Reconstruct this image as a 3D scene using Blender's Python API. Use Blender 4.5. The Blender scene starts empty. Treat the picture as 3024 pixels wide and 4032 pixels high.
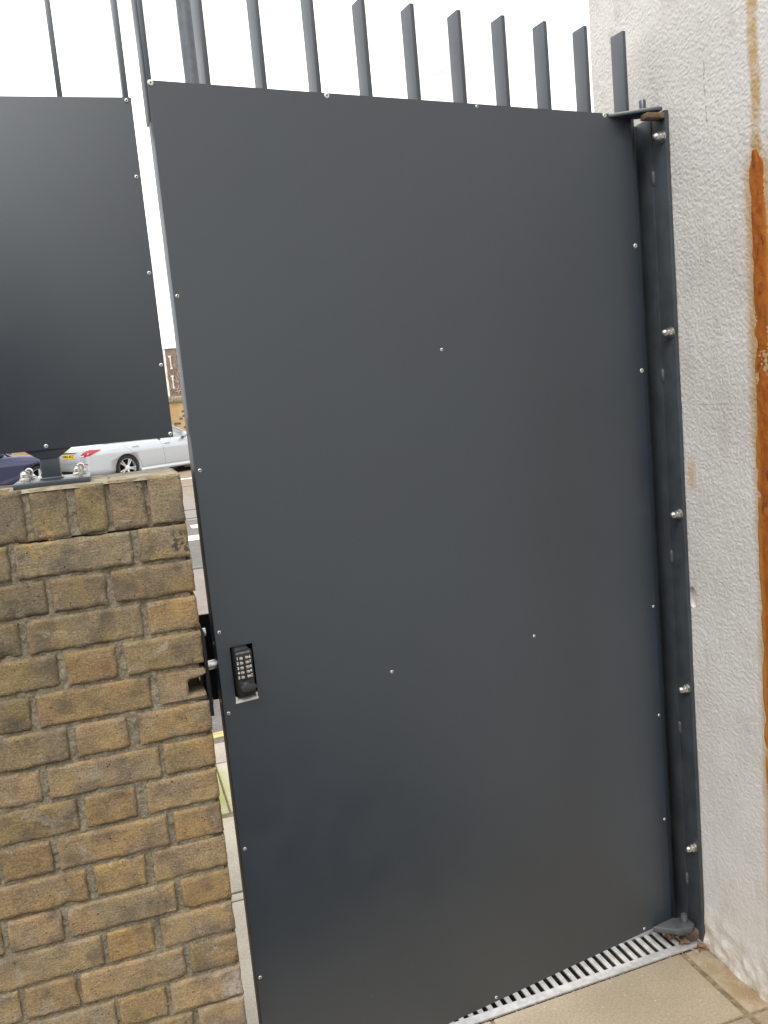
import bpy, bmesh, math, random
import numpy as np
from mathutils import Vector, Matrix, noise
from mathutils.bvhtree import BVHTree
random.seed(7); R_ = random.Random(11); rng = np.random.default_rng(5)
sc = bpy.context.scene; COL = sc.collection
rad = math.radians

# ---------------------------------------------------------------- camera
cam_d = bpy.data.cameras.new('camera'); cam = bpy.data.objects.new('camera', cam_d); COL.objects.link(cam)
cam_d.sensor_fit = 'HORIZONTAL'; cam_d.sensor_width = 36; cam_d.lens = 40.8996; cam_d.clip_start = .02; cam_d.clip_end = 3000
yaw, pitch, roll = -0.2971, 0.1361, -0.0929
def _camrot():
    ca, sa = math.cos(yaw), math.sin(yaw); Rz = Matrix(((ca, sa, 0), (-sa, ca, 0), (0, 0, 1)))
    B = Matrix(((1, 0, 0), (0, 0, -1), (0, 1, 0)))
    cb, sb = math.cos(pitch), math.sin(pitch); Rx = Matrix(((1, 0, 0), (0, cb, -sb), (0, sb, cb)))
    c, s = math.cos(roll), math.sin(roll); Rr = Matrix(((c, -s, 0), (s, c, 0), (0, 0, 1)))
    M = Rr @ Rx @ B @ Rz
    return Matrix((M[0], -M[1], -M[2])).transposed()
cam.matrix_world = Matrix.Translation((-0.1261, -1.79, 0.217)) @ _camrot().to_4x4()
sc.camera = cam

# ---------------------------------------------------------------- world: bright overcast sky
SUN_EL, SUN_AZ = rad(52), rad(215)          # compass bearing of the sun, clockwise from +Y
w = bpy.data.worlds.new('World'); sc.world = w; w.use_nodes = True
nt = w.node_tree; nt.nodes.clear()
def wn(t): return nt.nodes.new(t)
out = wn('ShaderNodeOutputWorld'); bg = wn('ShaderNodeBackground'); sky = wn('ShaderNodeTexSky')
sky.sky_type = 'NISHITA'; sky.sun_disc = False; sky.sun_elevation = SUN_EL; sky.sun_rotation = SUN_AZ; sky.air_density = 1; sky.dust_density = 3
tc = wn('ShaderNodeTexCoord'); mp = wn('ShaderNodeMapping'); mp.inputs['Scale'].default_value = (1, 1, 1.8)
no = wn('ShaderNodeTexNoise'); no.inputs['Scale'].default_value = 4.6; no.inputs['Detail'].default_value = 6; no.inputs['Roughness'].default_value = .55
cr = wn('ShaderNodeValToRGB'); cr.color_ramp.elements[0].position = .40; cr.color_ramp.elements[0].color = (4.5, 4.55, 4.65, 1)
cr.color_ramp.elements[1].position = .60; cr.color_ramp.elements[1].color = (13.5, 13.5, 13.3, 1)
mx = wn('ShaderNodeMix'); mx.data_type = 'RGBA'; mx.inputs[0].default_value = .94
nt.links.new(tc.outputs['Generated'], mp.inputs['Vector']); nt.links.new(mp.outputs[0], no.inputs['Vector']); nt.links.new(no.outputs['Fac'], cr.inputs[0])
nt.links.new(sky.outputs[0], mx.inputs[6]); nt.links.new(cr.outputs[0], mx.inputs[7]); nt.links.new(mx.outputs[2], bg.inputs['Color'])
bg.inputs['Strength'].default_value = .1; nt.links.new(bg.outputs[0], out.inputs[0])
# ---------------------------------------------------------------- sun behind cloud
sl = bpy.data.lights.new('sun', 'SUN'); so = bpy.data.objects.new('sun', sl); COL.objects.link(so)
sl.energy = .9; sl.angle = rad(30); sl.color = (1, .96, .9)
sdir = Vector((math.sin(SUN_AZ) * math.cos(SUN_EL), math.cos(SUN_AZ) * math.cos(SUN_EL), math.sin(SUN_EL)))
so.rotation_euler = sdir.to_track_quat('Z', 'Y').to_euler(); so.location = sdir * 30
# ---------------------------------------------------------------- exposure
vs = sc.view_settings; vs.view_transform = 'Standard'; vs.look = 'None'; vs.exposure = .95; vs.gamma = 1; vs.use_curve_mapping = False

GZ = -1.44          # courtyard and pavement level
RZ = -1.47          # road level

# ================================================================ helpers
def lin(c):
    return tuple((v / 255 / 12.92 if v / 255 <= .04045 else ((v / 255 + .055) / 1.055) ** 2.4) for v in c)
class NT:
    def __init__(s, name):
        s.m = bpy.data.materials.new(name); s.m.use_nodes = True; s.t = s.m.node_tree
        s.b = s.t.nodes['Principled BSDF']; s.pos = s.n('ShaderNodeNewGeometry').outputs['Position']
    def n(s, t, **kw):
        x = s.t.nodes.new(t)
        for k, v in kw.items(): setattr(x, k, v)
        return x
    def l(s, a, b): s.t.links.new(a, b)
    def set(s, k, v):
        if hasattr(v, 'is_linked'): s.l(v, s.b.inputs[k])
        else: s.b.inputs[k].default_value = (*v, 1) if isinstance(v, tuple) and len(v) == 3 else v
    def map(s, scale, loc=(0, 0, 0), vec=None):
        m = s.n('ShaderNodeMapping'); m.inputs['Scale'].default_value = scale; m.inputs['Location'].default_value = loc
        s.l(vec or s.pos, m.inputs['Vector']); return m.outputs[0]
    def noise(s, scale, detail=4, rough=.55, vec=None, dist=0):
        x = s.n('ShaderNodeTexNoise'); x.inputs['Scale'].default_value = scale; x.inputs['Detail'].default_value = detail
        x.inputs['Roughness'].default_value = rough; x.inputs['Distortion'].default_value = dist
        s.l(vec or s.pos, x.inputs['Vector']); return x.outputs['Fac']
    def vor(s, scale, vec=None, feature='F1', out='Distance'):
        x = s.n('ShaderNodeTexVoronoi'); x.feature = feature; x.inputs['Scale'].default_value = scale
        s.l(vec or s.pos, x.inputs['Vector']); return x.outputs[out]
    def ramp(s, fac, a, b, lo=0., hi=1.):
        x = s.n('ShaderNodeMapRange'); x.clamp = True; x.inputs[1].default_value = a; x.inputs[2].default_value = b
        x.inputs[3].default_value = lo; x.inputs[4].default_value = hi; x.interpolation_type = 'SMOOTHSTEP'
        s.l(fac, x.inputs[0]); return x.outputs[0]
    def mix(s, fac, a, b, mode='MIX'):
        x = s.n('ShaderNodeMix'); x.data_type = 'RGBA'; x.blend_type = mode
        for v, i in ((fac, 0), (a, 6), (b, 7)):
            if hasattr(v, 'is_linked'): s.l(v, x.inputs[i])
            elif i == 0: x.inputs[0].default_value = v
            else: x.inputs[i].default_value = (*v, 1)
        return x.outputs[2]
    def math(s, op, a, b=None, clamp=False):
        x = s.n('ShaderNodeMath', operation=op); x.use_clamp = clamp
        for v, i in ((a, 0), (b, 1)):
            if v is None: continue
            if hasattr(v, 'is_linked'): s.l(v, x.inputs[i])
            else: x.inputs[i].default_value = v
        return x.outputs[0]
    def xyz(s, vec=None):
        x = s.n('ShaderNodeSeparateXYZ'); s.l(vec or s.pos, x.inputs[0]); return x.outputs
    def bump(s, h, strength, dist=.01):
        x = s.n('ShaderNodeBump'); x.inputs['Strength'].default_value = strength; x.inputs['Distance'].default_value = dist
        s.l(h, x.inputs['Height']); s.l(x.outputs[0], s.b.inputs['Normal'])
def plain(name, col, rough=.5, metal=0., spec=.5, var=.12, scale=30., bump=0., coat=0.):
    k = NT(name); f = k.noise(scale, 5)
    dark = tuple(c * (1 - var) for c in col); lt = tuple(min(1, c * (1 + var)) for c in col)
    k.set('Base Color', k.mix(k.ramp(f, .3, .7), dark, lt)); k.set('Roughness', k.ramp(k.noise(scale * 2.3, 3), .2, .8, max(.02, rough - .08), min(1, rough + .08)))
    k.set('Metallic', metal); k.set('Specular IOR Level', spec); k.set('Coat Weight', coat)
    if bump: k.bump(k.noise(scale * 4, 4), bump, .002)
    return k.m

# ---------------------------------------------------------------- materials
def m_paint():
    k = NT('anthracite powder coat')
    n1 = k.noise(2.2, 3); n2 = k.noise(420, 2); n3 = k.noise(9, 5)
    base = k.mix(k.ramp(n1, .3, .7), (.0140, .0255, .040), (.0165, .0295, .045))
    # small pale scuffs and dust specks
    v = k.vor(16, feature='F1'); st = k.noise(70, 2)
    spk = k.math('MULTIPLY', k.ramp(v, .030, .018), k.ramp(k.noise(5, 2), .56, .62))
    base = k.mix(k.math('MULTIPLY', spk, .35), base, (.35, .36, .37))
    z = k.noise(40, 5, .6, k.map((1, 1, .06)))
    base = k.mix(k.math('MULTIPLY', k.ramp(z, .52, .75), .012), base, (.22, .20, .17))
    k.set('Base Color', base); k.set('Roughness', k.ramp(n3, .3, .7, .38, .44)); k.set('Specular IOR Level', 1.0); k.set('IOR', 1.62)
    h = k.math('ADD', k.math('MULTIPLY', n2, .06), k.math('MULTIPLY', k.noise(3.2, 1), 1.0)); k.bump(h, .06, .01)
    return k.m
def m_brick():
    k = NT('weathered stock brick')
    oi = k.n('ShaderNodeObjectInfo'); col = oi.outputs['Color']
    rnd = k.n('ShaderNodeCombineXYZ'); k.l(k.math('MULTIPLY', oi.outputs['Random'], 37.), rnd.inputs[0]); k.l(k.math('MULTIPLY', oi.outputs['Random'], 91.), rnd.inputs[2])
    va = k.n('ShaderNodeVectorMath', operation='ADD'); k.l(k.pos, va.inputs[0]); k.l(rnd.outputs[0], va.inputs[1]); P = va.outputs[0]
    big = k.noise(13, 3, .5, P); mid = k.noise(38, 5, .6, P, .6); fine = k.noise(260, 5, .65, P)
    c = k.mix(k.ramp(big, .35, .68), col, k.mix(1, col, (1.22, 1.14, .88), 'MULTIPLY'))
    c = k.mix(k.ramp(k.noise(17, 4, .5, k.map((1, 1, 1), (5, 1, 9), P)), .46, .68, 0, .9), c, k.mix(1, col, (.62, .64, .68), 'MULTIPLY'))
    c = k.mix(k.ramp(mid, .50, .75, 0, .65), c, k.mix(1, col, (.55, .54, .55), 'MULTIPLY'))
    c = k.mix(k.ramp(k.noise(20, 6, .68, k.map((1, 1, 1), (3, 7, 2), P), 1.), .54, .72, 0, .6), c, (.44, .39, .31))
    c = k.mix(k.ramp(k.noise(30, 4, .6, k.map((1, 1, 1), (13, 3, 5), P)), .6, .75, 0, .35), c, (.30, .19, .13))
    c = k.mix(k.ramp(fine, .3, .72), k.mix(1, c, (.70, .68, .66), 'MULTIPLY'), k.mix(1, c, (1.24, 1.24, 1.22), 'MULTIPLY'))
    x = k.xyz(); nn = k.noise(70, 5, .7)
    def spot(cx, cz, r, a, b):
        d = k.math('SQRT', k.math('ADD', k.math('POWER', k.math('SUBTRACT', x[0], cx), 2.), k.math('POWER', k.math('SUBTRACT', x[2], cz), 2.)))
        return k.math('MULTIPLY', k.ramp(d, r, r * .4), k.ramp(nn, a, b))
    c = k.mix(k.math('MULTIPLY', spot(-.012, -.045, .036, .46, .56), .85), c, (.045, .045, .055))     # soot
    c = k.mix(k.math('MULTIPLY', spot(-.022, -.178, .034, .44, .54), .8), c, (.46, .29, .12))        # fresh spall
    c = k.mix(k.math('MULTIPLY', spot(-.27, -.008, .045, .50, .56), .8), c, (.50, .30, .11))
    c = k.mix(k.math('MULTIPLY', spot(-.005, -1.03, .05, .40, .60), .8), c, (.52, .47, .43))
    pit = k.math('MULTIPLY', k.ramp(k.vor(95, P), .17, .10), k.ramp(k.noise(28, 2, .5, P), .5, .6))
    c = k.mix(k.math('MULTIPLY', pit, .85), c, (.03, .025, .02))
    k.set('Base Color', c); k.set('Roughness', .92); k.set('Specular IOR Level', .2)
    st = k.noise(120, 6, .7, k.map((.45, 1, 1.3), (0, 0, 0), P), .4)
    h = k.math('SUBTRACT', k.math('ADD', st, k.math('MULTIPLY', fine, .5)), k.math('MULTIPLY', pit, .8)); k.bump(h, .8, .0035)
    return k.m
def m_mortar():
    k = NT('lime mortar'); a = k.noise(30, 6, .65, None, .5); b = k.noise(210, 4, .7)
    c = k.mix(k.ramp(a, .35, .7), (.27, .232, .162), (.37, .325, .235))
    c = k.mix(k.ramp(k.noise(22, 5, .6, k.map((1, 1, 1), (4, 4, 4))), .58, .72, 0, .8), c, (.38, .34, .25))
    c = k.mix(k.ramp(k.noise(26, 5, .6, k.map((1, 1, 1), (1, 8, 3))), .58, .72, 0, .5), c, (.12, .108, .09))
    c = k.mix(k.ramp(b, .3, .75), k.mix(1, c, (.6, .6, .6), 'MULTIPLY'), k.mix(1, c, (1.25, 1.25, 1.25), 'MULTIPLY'))
    k.set('Base Color', c); k.set('Roughness', .95); k.set('Specular IOR Level', .15); k.bump(k.math('ADD', b, a), .9, .004)
    return k.m
def m_stucco():
    k = NT('painted roughcast render'); x = k.xyz()
    a = k.noise(5, 4); b = k.noise(300, 4, .6)
    c = k.mix(k.ramp(a, .35, .65), (.68, .66, .625), (.73, .715, .685))
    c = k.mix(k.ramp(k.noise(14, 5, .6, k.map((1, 1, .5))), .52, .72, 0, .4), c, (.53, .475, .43))
    c = k.mix(k.ramp(b, .28, .48, .22, 0), c, (.46, .43, .41))
    # black grime near the top of the wall and in cracks
    g = k.math('MULTIPLY', k.ramp(k.noise(9, 7, .7, k.map((1, 1, .7))), .56, .72), k.ramp(x[2], .55, 1.25))
    c = k.mix(k.math('MULTIPLY', g, .42), c, (.22, .19, .18))
    spots = k.math('MULTIPLY', k.ramp(k.vor(28), .10, .05), k.ramp(k.noise(7, 2), .58, .66)); c = k.mix(k.math('MULTIPLY', spots, .6), c, (.16, .13, .13))
    ck = k.math('ABSOLUTE', k.math('SUBTRACT', x[1], k.math('ADD', .012, k.math('MULTIPLY', k.noise(16, 3), .045))))
    ck = k.math('MULTIPLY', k.math('MULTIPLY', k.ramp(ck, .0035, .0015), k.ramp(x[2], .76, .79)), k.math('MULTIPLY', k.ramp(x[2], .97, .94), k.ramp(k.noise(34, 2), .42, .55)))
    c = k.mix(k.math('MULTIPLY', ck, .5), c, (.13, .11, .11))
    # rust weeping from the buried steel: a halo either side of the strip, a thin run above it
    wob = k.math('MULTIPLY', k.math('SUBTRACT', k.noise(11, 4), .5), .03)
    yy = k.math('ADD', x[1], wob); d = k.math('ABSOLUTE', k.math('ADD', yy, .128))
    halo = k.math('MULTIPLY', k.ramp(d, .060, .024), k.ramp(x[2], .70, .60))
    c = k.mix(k.math('MULTIPLY', halo, .75), c, (.50, .27, .06))
    run = k.math('MULTIPLY', k.ramp(d, .024, .008), k.ramp(x[2], .60, .68)); run = k.math('MULTIPLY', run, k.ramp(k.noise(30, 4), .25, .6, .45, 1))
    c = k.mix(k.math('MULTIPLY', run, .8), c, (.47, .28, .07))
    dy = k.math('ABSOLUTE', k.math('SUBTRACT', yy, .150)); dz = k.math('ABSOLUTE', k.math('ADD', x[2], .07))
    st = k.math('MULTIPLY', k.ramp(dy, .03, .004), k.ramp(dz, .07, .01)); c = k.mix(k.math('MULTIPLY', st, .55), c, (.60, .36, .16))
    # soil splash along the foot
    ft = k.math('MULTIPLY', k.ramp(x[2], -1.30, -1.44), k.ramp(k.noise(24, 5, .65), .38, .62)); c = k.mix(k.math('MULTIPLY', ft, .55), c, (.42, .31, .19))
    k.set('Base Color', c); k.set('Roughness', .8); k.set('Specular IOR Level', .25); k.bump(k.math('ADD', b, k.math('MULTIPLY', k.noise(420, 3), .4)), .28, .003)
    return k.m
def m_rust():
    k = NT('rusted steel'); a = k.noise(40, 6, .7, None, .0); x = k.xyz()
    c = k.mix(k.ramp(a, .3, .7), (.34, .088, .015), (.46, .150, .022))
    c = k.mix(k.ramp(k.noise(55, 5, .7, k.map((1, 1, .45), (2, 3, 4))), .54, .66, 0, .7), c, (.10, .035, .030))
    d = k.math('ABSOLUTE', k.math('ADD', x[1], .128)); c = k.mix(k.ramp(d, .012, .030, 0, .55), c, (.60, .30, .06))
    k.set('Base Color', c); k.set('Roughness', .85); k.set('Specular IOR Level', .2); k.bump(a, .8, .004)
    return k.m
def m_slab(name, c0, c1, speck=(.20, .12, .07), moss=False, tint=None):
    k = NT(name); oi = k.n('ShaderNodeObjectInfo')
    a = k.noise(4, 5, .6); f = k.noise(150, 4, .7); x = k.xyz()
    c = k.mix(k.ramp(a, .3, .7), c0, c1); c = k.mix(k.ramp(oi.outputs['Random'], 0, 1, 0, .35), c, k.mix(1, c, (.82, .80, .76), 'MULTIPLY'))
    c = k.mix(k.ramp(f, .3, .7), k.mix(1, c, (.85, .84, .82), 'MULTIPLY'), k.mix(1, c, (1.1, 1.1, 1.1), 'MULTIPLY'))
    sp = k.math('MULTIPLY', k.ramp(k.vor(130), .26, .14), k.ramp(k.noise(60, 3), .45, .6)); c = k.mix(k.math('MULTIPLY', sp, .45), c, speck)
    sp2 = k.math('MULTIPLY', k.ramp(k.vor(70, k.map((1, 1, 1), (3, 1, 2))), .16, .09), k.ramp(k.noise(33, 3), .5, .62)); c = k.mix(k.math('MULTIPLY', sp2, .7), c, tuple(min(.8, v * 1.9) for v in c1))
    if moss:
        mm = k.math('MULTIPLY', k.ramp(k.noise(6, 6, .65), .36, .56), k.ramp(x[0], .24, .14)); mm = k.math('MULTIPLY', mm, k.math('MULTIPLY', k.ramp(x[1], 1.64, 1.70), k.ramp(x[1], 2.3, 2.1)))
        c = k.mix(k.math('MULTIPLY', mm, .9), c, (.34, .35, .12))
    else:
        dirt = k.math('MULTIPLY', k.ramp(x[0], 1.18, 1.30), k.ramp(k.noise(13, 6, .65), .38, .62)); c = k.mix(k.math('MULTIPLY', dirt, .75), c, (.30, .19, .09))
    k.set('Base Color', c); k.set('Roughness', .9); k.set('Specular IOR Level', .25); k.bump(k.math('ADD', f, k.math('MULTIPLY', k.noise(34, 4), .7)), .55, .003)
    return k.m
def m_road():
    k = NT('worn asphalt'); f = k.vor(240, None, 'F1'); n = k.noise(3, 5, .6); g = k.noise(90, 5, .7); x = k.xyz()
    c = k.mix(k.ramp(n, .3, .7), (.135, .128, .118), (.19, .178, .163)); c = k.mix(k.ramp(g, .3, .72), k.mix(1, c, (.6, .6, .6), 'MULTIPLY'), k.mix(1, c, (1.4, 1.38, 1.35), 'MULTIPLY'))
    k.set('Base Color', c); k.set('Roughness', .85); k.bump(g, .8, .006)
    return k.m
PAINT = m_paint(); BRICK = m_brick(); MORTAR = m_mortar(); STUCCO = m_stucco(); RUST = m_rust()
SLAB = m_slab('beige paving slab', (.44, .375, .275), (.51, .435, .325)); FLAG = m_slab('pale flagstone', (.44, .40, .33), (.54, .50, .42), moss=True)
KERB = m_slab('granite kerb', (.42, .37, .33), (.55, .49, .43), (.22, .18, .16), moss=True); ROAD = m_road()
JOINT = plain('sandy joint mortar', (.26, .205, .13), .95, 0, .1, .3, 60, .8)
ZINC = plain('bright zinc', (.52, .53, .54), .30, 1., .5, .10, 120, .1)
STEEL = plain('worn stainless', (.66, .645, .61), .34, 1., .5, .15, 60, .1)
ZSCREW = plain('zinc screw head', (.80, .79, .76), .45, .6, .5, .08, 300)
DARK = plain('matt black paint', (.012, .013, .016), .6, 0, .3, .1)  # near-black paint of the latch keep and the lock recess lining
SOCKET = plain('screw socket', (.02, .02, .02), .7, 0, .2, .1)
GALV = plain('galvanised grate', (.56, .555, .545), .5, .15, .5, .16, 45, .15)
PIT = plain('dark channel shade', (.010, .009, .008), .9, 0, .2, .3)  # near-black: shade under the grating put into the channel colour
BLACKPL = plain('black keypad casting', (.022, .023, .026), .42, 0, .5, .15, 200, .1)
KEYM = plain('satin nickel key', (.72, .69, .63), .42, .85, .5, .06, 200)
WHITEINK = plain('white lettering', (.80, .80, .78), .6, 0, .3, .04)
GREYINK = plain('pale grey lettering', (.36, .36, .36), .6, 0, .3, .04)
WHITEPL = plain('white recess trim', (.78, .75, .70), .6, 0, .3, .06, 90, .1)
TAN = plain('tan hinge bush', (.17, .118, .072), .7, .0, .3, .25, 60, .3)
DUSTY = plain('dusty grey paint', (.085, .092, .098), .55, 0, .4, .25, 26, .2)
RUSTP = plain('rust stained grey paint', (.14, .105, .075), .75, 0, .3, .5, 60, .3)
CHROMEK = plain('steel knob', (.6, .6, .6), .3, 1)
LEAFM = plain('dry leaf', (.26, .15, .08), .8, 0, .2, .35, 40)
GRITM = plain('grit', (.42, .36, .27), .9, 0, .2, .3, 60)

# ---------------------------------------------------------------- mesh builder
class MB:
    def __init__(s): s.v = []; s.f = []
    def add(s, v, f):
        o = len(s.v); s.v += [tuple(p) for p in v]; s.f += [tuple(i + o for i in q) for q in f]; return s
    def box(s, x0, x1, y0, y1, z0, z1):
        return s.add([(x, y, z) for x in (x0, x1) for y in (y0, y1) for z in (z0, z1)], [(0, 1, 3, 2), (4, 6, 7, 5), (0, 4, 5, 1), (2, 3, 7, 6), (0, 2, 6, 4), (1, 5, 7, 3)])
    def prism(s, poly, a0, a1, axis='z'):       # polygon extruded along an axis
        n = len(poly); P = {'z': lambda p, a: (p[0], p[1], a), 'y': lambda p, a: (p[0], a, p[1]), 'x': lambda p, a: (a, p[0], p[1])}[axis]
        return s.add([P(p, a0) for p in poly] + [P(p, a1) for p in poly], [tuple(range(n))[::-1], tuple(range(n, 2 * n))] + [(i, (i + 1) % n, (i + 1) % n + n, i + n) for i in range(n)])
    def lathe(s, prof, axis, org, n=20, caps=True):       # prof: (r, a) along axis from org
        ax = Vector(axis).normalized(); u = ax.orthogonal().normalized(); v = ax.cross(u); V = []; F = []
        for r, a in prof:
            for i in range(n):
                t = 2 * math.pi * i / n; V.append(Vector(org) + ax * a + (u * math.cos(t) + v * math.sin(t)) * max(r, 1e-5))
        for j in range(len(prof) - 1):
            for i in range(n): F.append((j * n + i, j * n + (i + 1) % n, (j + 1) * n + (i + 1) % n, (j + 1) * n + i))
        if caps: F.append(tuple(range(n))[::-1]); F.append(tuple((len(prof) - 1) * n + i for i in range(n)))
        return s.add(V, F)
    def tube(s, pts, rs, n=6):
        V = []; F = []; pts = [Vector(p) for p in pts]
        for j, p in enumerate(pts):
            d = (pts[min(j + 1, len(pts) - 1)] - pts[max(j - 1, 0)]).normalized(); u = d.orthogonal().normalized(); v = d.cross(u); r = rs[j] if hasattr(rs, '__len__') else rs
            for i in range(n): t = 2 * math.pi * i / n; V.append(p + (u * math.cos(t) + v * math.sin(t)) * r)
        for j in range(len(pts) - 1):
            for i in range(n): F.append((j * n + i, j * n + (i + 1) % n, (j + 1) * n + (i + 1) % n, (j + 1) * n + i))
        F += [tuple(range(n))[::-1], tuple((len(pts) - 1) * n + i for i in range(n))]
        return s.add(V, F)
    def mesh(s, name, bevel=0, seg=2, smooth=None):
        me = bpy.data.meshes.new(name); me.from_pydata(s.v, [], s.f); bm = bmesh.new(); bm.from_mesh(me)
        bmesh.ops.recalc_face_normals(bm, faces=bm.faces)
        if bevel:
            es = [e for e in bm.edges if len(e.link_faces) == 2 and e.calc_face_angle(0) > .5]
            bmesh.ops.bevel(bm, geom=es, offset=bevel, segments=seg, affect='EDGES', profile=.5, clamp_overlap=True)
        bm.to_mesh(me); bm.free()
        if smooth is not None or bevel:
            me.polygons.foreach_set('use_smooth', [True] * len(me.polygons)); me.set_sharp_from_angle(angle=rad(smooth or 40))
        return me
def ob(name, me, mat=None, parent=None, loc=(0, 0, 0), rot=(0, 0, 0)):
    o = bpy.data.objects.new(name, me); COL.objects.link(o); o.location = loc; o.rotation_euler = rot
    if mat and me is not None and not me.materials: me.materials.append(mat)
    if parent: o.parent = parent
    return o
def tag(o, label, cat, group=None):
    o['label'] = label; o['category'] = cat
    if group: o['group'] = group
    return o
def struct(o): o['kind'] = 'structure'; return o
def empty(name, loc, rz=0):
    o = bpy.data.objects.new(name, None); COL.objects.link(o); o.location = loc; o.rotation_euler = (0, 0, rz); o.empty_display_size = .1; return o
def text_mesh(body, size, extrude=.0004, bold=0.):
    c = bpy.data.curves.new('lettering', 'FONT'); c.body = body; c.size = size; c.extrude = extrude; c.offset = bold; c.align_x = 'CENTER'; c.align_y = 'CENTER'; c.resolution_u = 3
    o = bpy.data.objects.new('tmp', c); COL.objects.link(o); dg = bpy.context.evaluated_depsgraph_get(); me = bpy.data.meshes.new_from_object(o.evaluated_get(dg))
    bpy.data.objects.remove(o); return me
def vnoise(shape, cell, seed):                  # smooth value noise on a grid, cell in samples
    r = np.random.default_rng(seed); h, w_ = shape; cy, cx = (cell if hasattr(cell, '__len__') else (cell, cell))
    g = r.random((int(h / cy) + 3, int(w_ / cx) + 3)); y = np.arange(h) / cy; x = np.arange(w_) / cx
    y0 = y.astype(int); x0 = x.astype(int); fy = y - y0; fx = x - x0; fy = fy * fy * (3 - 2 * fy); fx = fx * fx * (3 - 2 * fx)
    A = g[y0][:, x0]; B = g[y0][:, x0 + 1]; C_ = g[y0 + 1][:, x0]; D = g[y0 + 1][:, x0 + 1]
    return (A * (1 - fx) + B * fx) * (1 - fy)[:, None] + (C_ * (1 - fx) + D * fx) * fy[:, None]
def grid_mesh(name, P, smooth=True):            # P: (h, w, 3)
    h, w_ = P.shape[:2]; me = bpy.data.meshes.new(name); idx = np.arange(h * w_).reshape(h, w_)
    q = np.stack([idx[:-1, :-1], idx[:-1, 1:], idx[1:, 1:], idx[1:, :-1]], -1).reshape(-1, 4)
    me.vertices.add(h * w_); me.vertices.foreach_set('co', P.reshape(-1).astype(np.float32)); me.loops.add(q.size); me.loops.foreach_set('vertex_index', q.reshape(-1).astype(np.int32))
    me.polygons.add(len(q)); me.polygons.foreach_set('loop_start', np.arange(0, q.size, 4, dtype=np.int32)); me.update(calc_edges=True)
    if smooth: me.polygons.foreach_set('use_smooth', [True] * len(q))
    return me

# ================================================================ THE SETTING
# far ground, road, markings
struct(ob('ground', MB().box(-400, 400, -300, 900, -1.75, -1.60).mesh('ground'), plain('far ground', (.16, .15, .12), .95, 0, .2, .2, 1)))
struct(ob('road', MB().box(-60, 60, 2.482, 27.0, -1.58, RZ).mesh('road'), ROAD))
PINK = m_slab('pinkish worn asphalt', (.26, .225, .20), (.32, .28, .25), (.12, .10, .09)); struct(ob('road_patch', MB().box(-30, 30, 3.9, 7.58, RZ - .01, RZ + .004).mesh('road_patch'), PINK))
GREYA = m_slab('pale grey asphalt', (.27, .25, .225), (.33, .305, .275), (.13, .12, .11)); struct(ob('road_patch', MB().box(-30, 30, 11.9, 26.9, RZ - .01, RZ + .004).mesh('road_patch'), GREYA))
TAR = plain('bitumen seam', (.07, .066, .062), .7, 0, .4, .2)
for y in (7.58, 12.1, 13.3, 18.1):
    struct(ob('road_seam', MB().box(-30, 30, y, y + .07, RZ - .006, RZ + .008).mesh('road_seam'), TAR))
YEL = plain('yellow road paint', (.55, .43, .17), .7, 0, .3, .3, 25, .4); WHT = plain('white road paint', (.78, .76, .70), .7, 0, .3, .12, 25, .4)
struct(ob('yellow_line', MB().box(-30, 30, 2.63, 2.705, RZ - .006, RZ + .004).mesh('yellow_line'), YEL))
for i, (x0, x1, y0, y1) in enumerate([(-.9, -.3, 9.75, 10.2), (.15, 1.9, 9.75, 10.2), (.87, 1.9, 10.95, 11.3), (-.9, .3, 10.95, 11.3), (2.3, 3.2, 9.75, 10.2)]):
    struct(ob('give_way_marking', MB().box(x0, x1, y0, y1, RZ - .006, RZ + .004).mesh('give_way_marking'), WHT))
struct(ob('white_line', MB().box(-30, 30, 20.3, 20.55, RZ - .006, RZ + .009).mesh('white_line'), WHT))
# pavement bed + flags + kerb stones
pav = struct(ob('pavement', MB().box(-8, 8, .30, 2.23, -1.58, GZ - .012).mesh('pavement'), JOINT))
def flag(x0, x1, y0, y1, m=FLAG, name='flagstone', parent=pav, top=GZ, t=.05):
    dz = R_.uniform(-.002, .002)
    return ob(name, MB().box(x0 - (x0 + x1) / 2, x1 - (x0 + x1) / 2, y0 - (y0 + y1) / 2, y1 - (y0 + y1) / 2, -t, 0).mesh(name, .004, 2), m, parent, ((x0 + x1) / 2, (y0 + y1) / 2, top + dz), (R_.uniform(-.002, .002), R_.uniform(-.002, .002), R_.uniform(-.003, .003)))
for (y0, y1), xs in {(.31, 1.026): [-2.4, -1.5, -.6, .33, 1.2, 2.1], (1.036, 1.078): [-2.4, -1.2, -.1, .75, 2.1], (1.088, 1.656): [-2.4, -1.5, -.62, .30, 1.1, 2.1], (1.70, 2.222): [-2.4, -1.6, -.7, .160, .75, 1.4, 2.1]}.items():
    for a, b in zip(xs, xs[1:]): flag(a + .004, b - .004, y0, y1)
for a in np.arange(-3.4, 3.4, .915):
    k_ = flag(a + .004, a + .911, 2.232, 2.480, KERB, 'kerb_stone', pav, GZ, .12)
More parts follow.
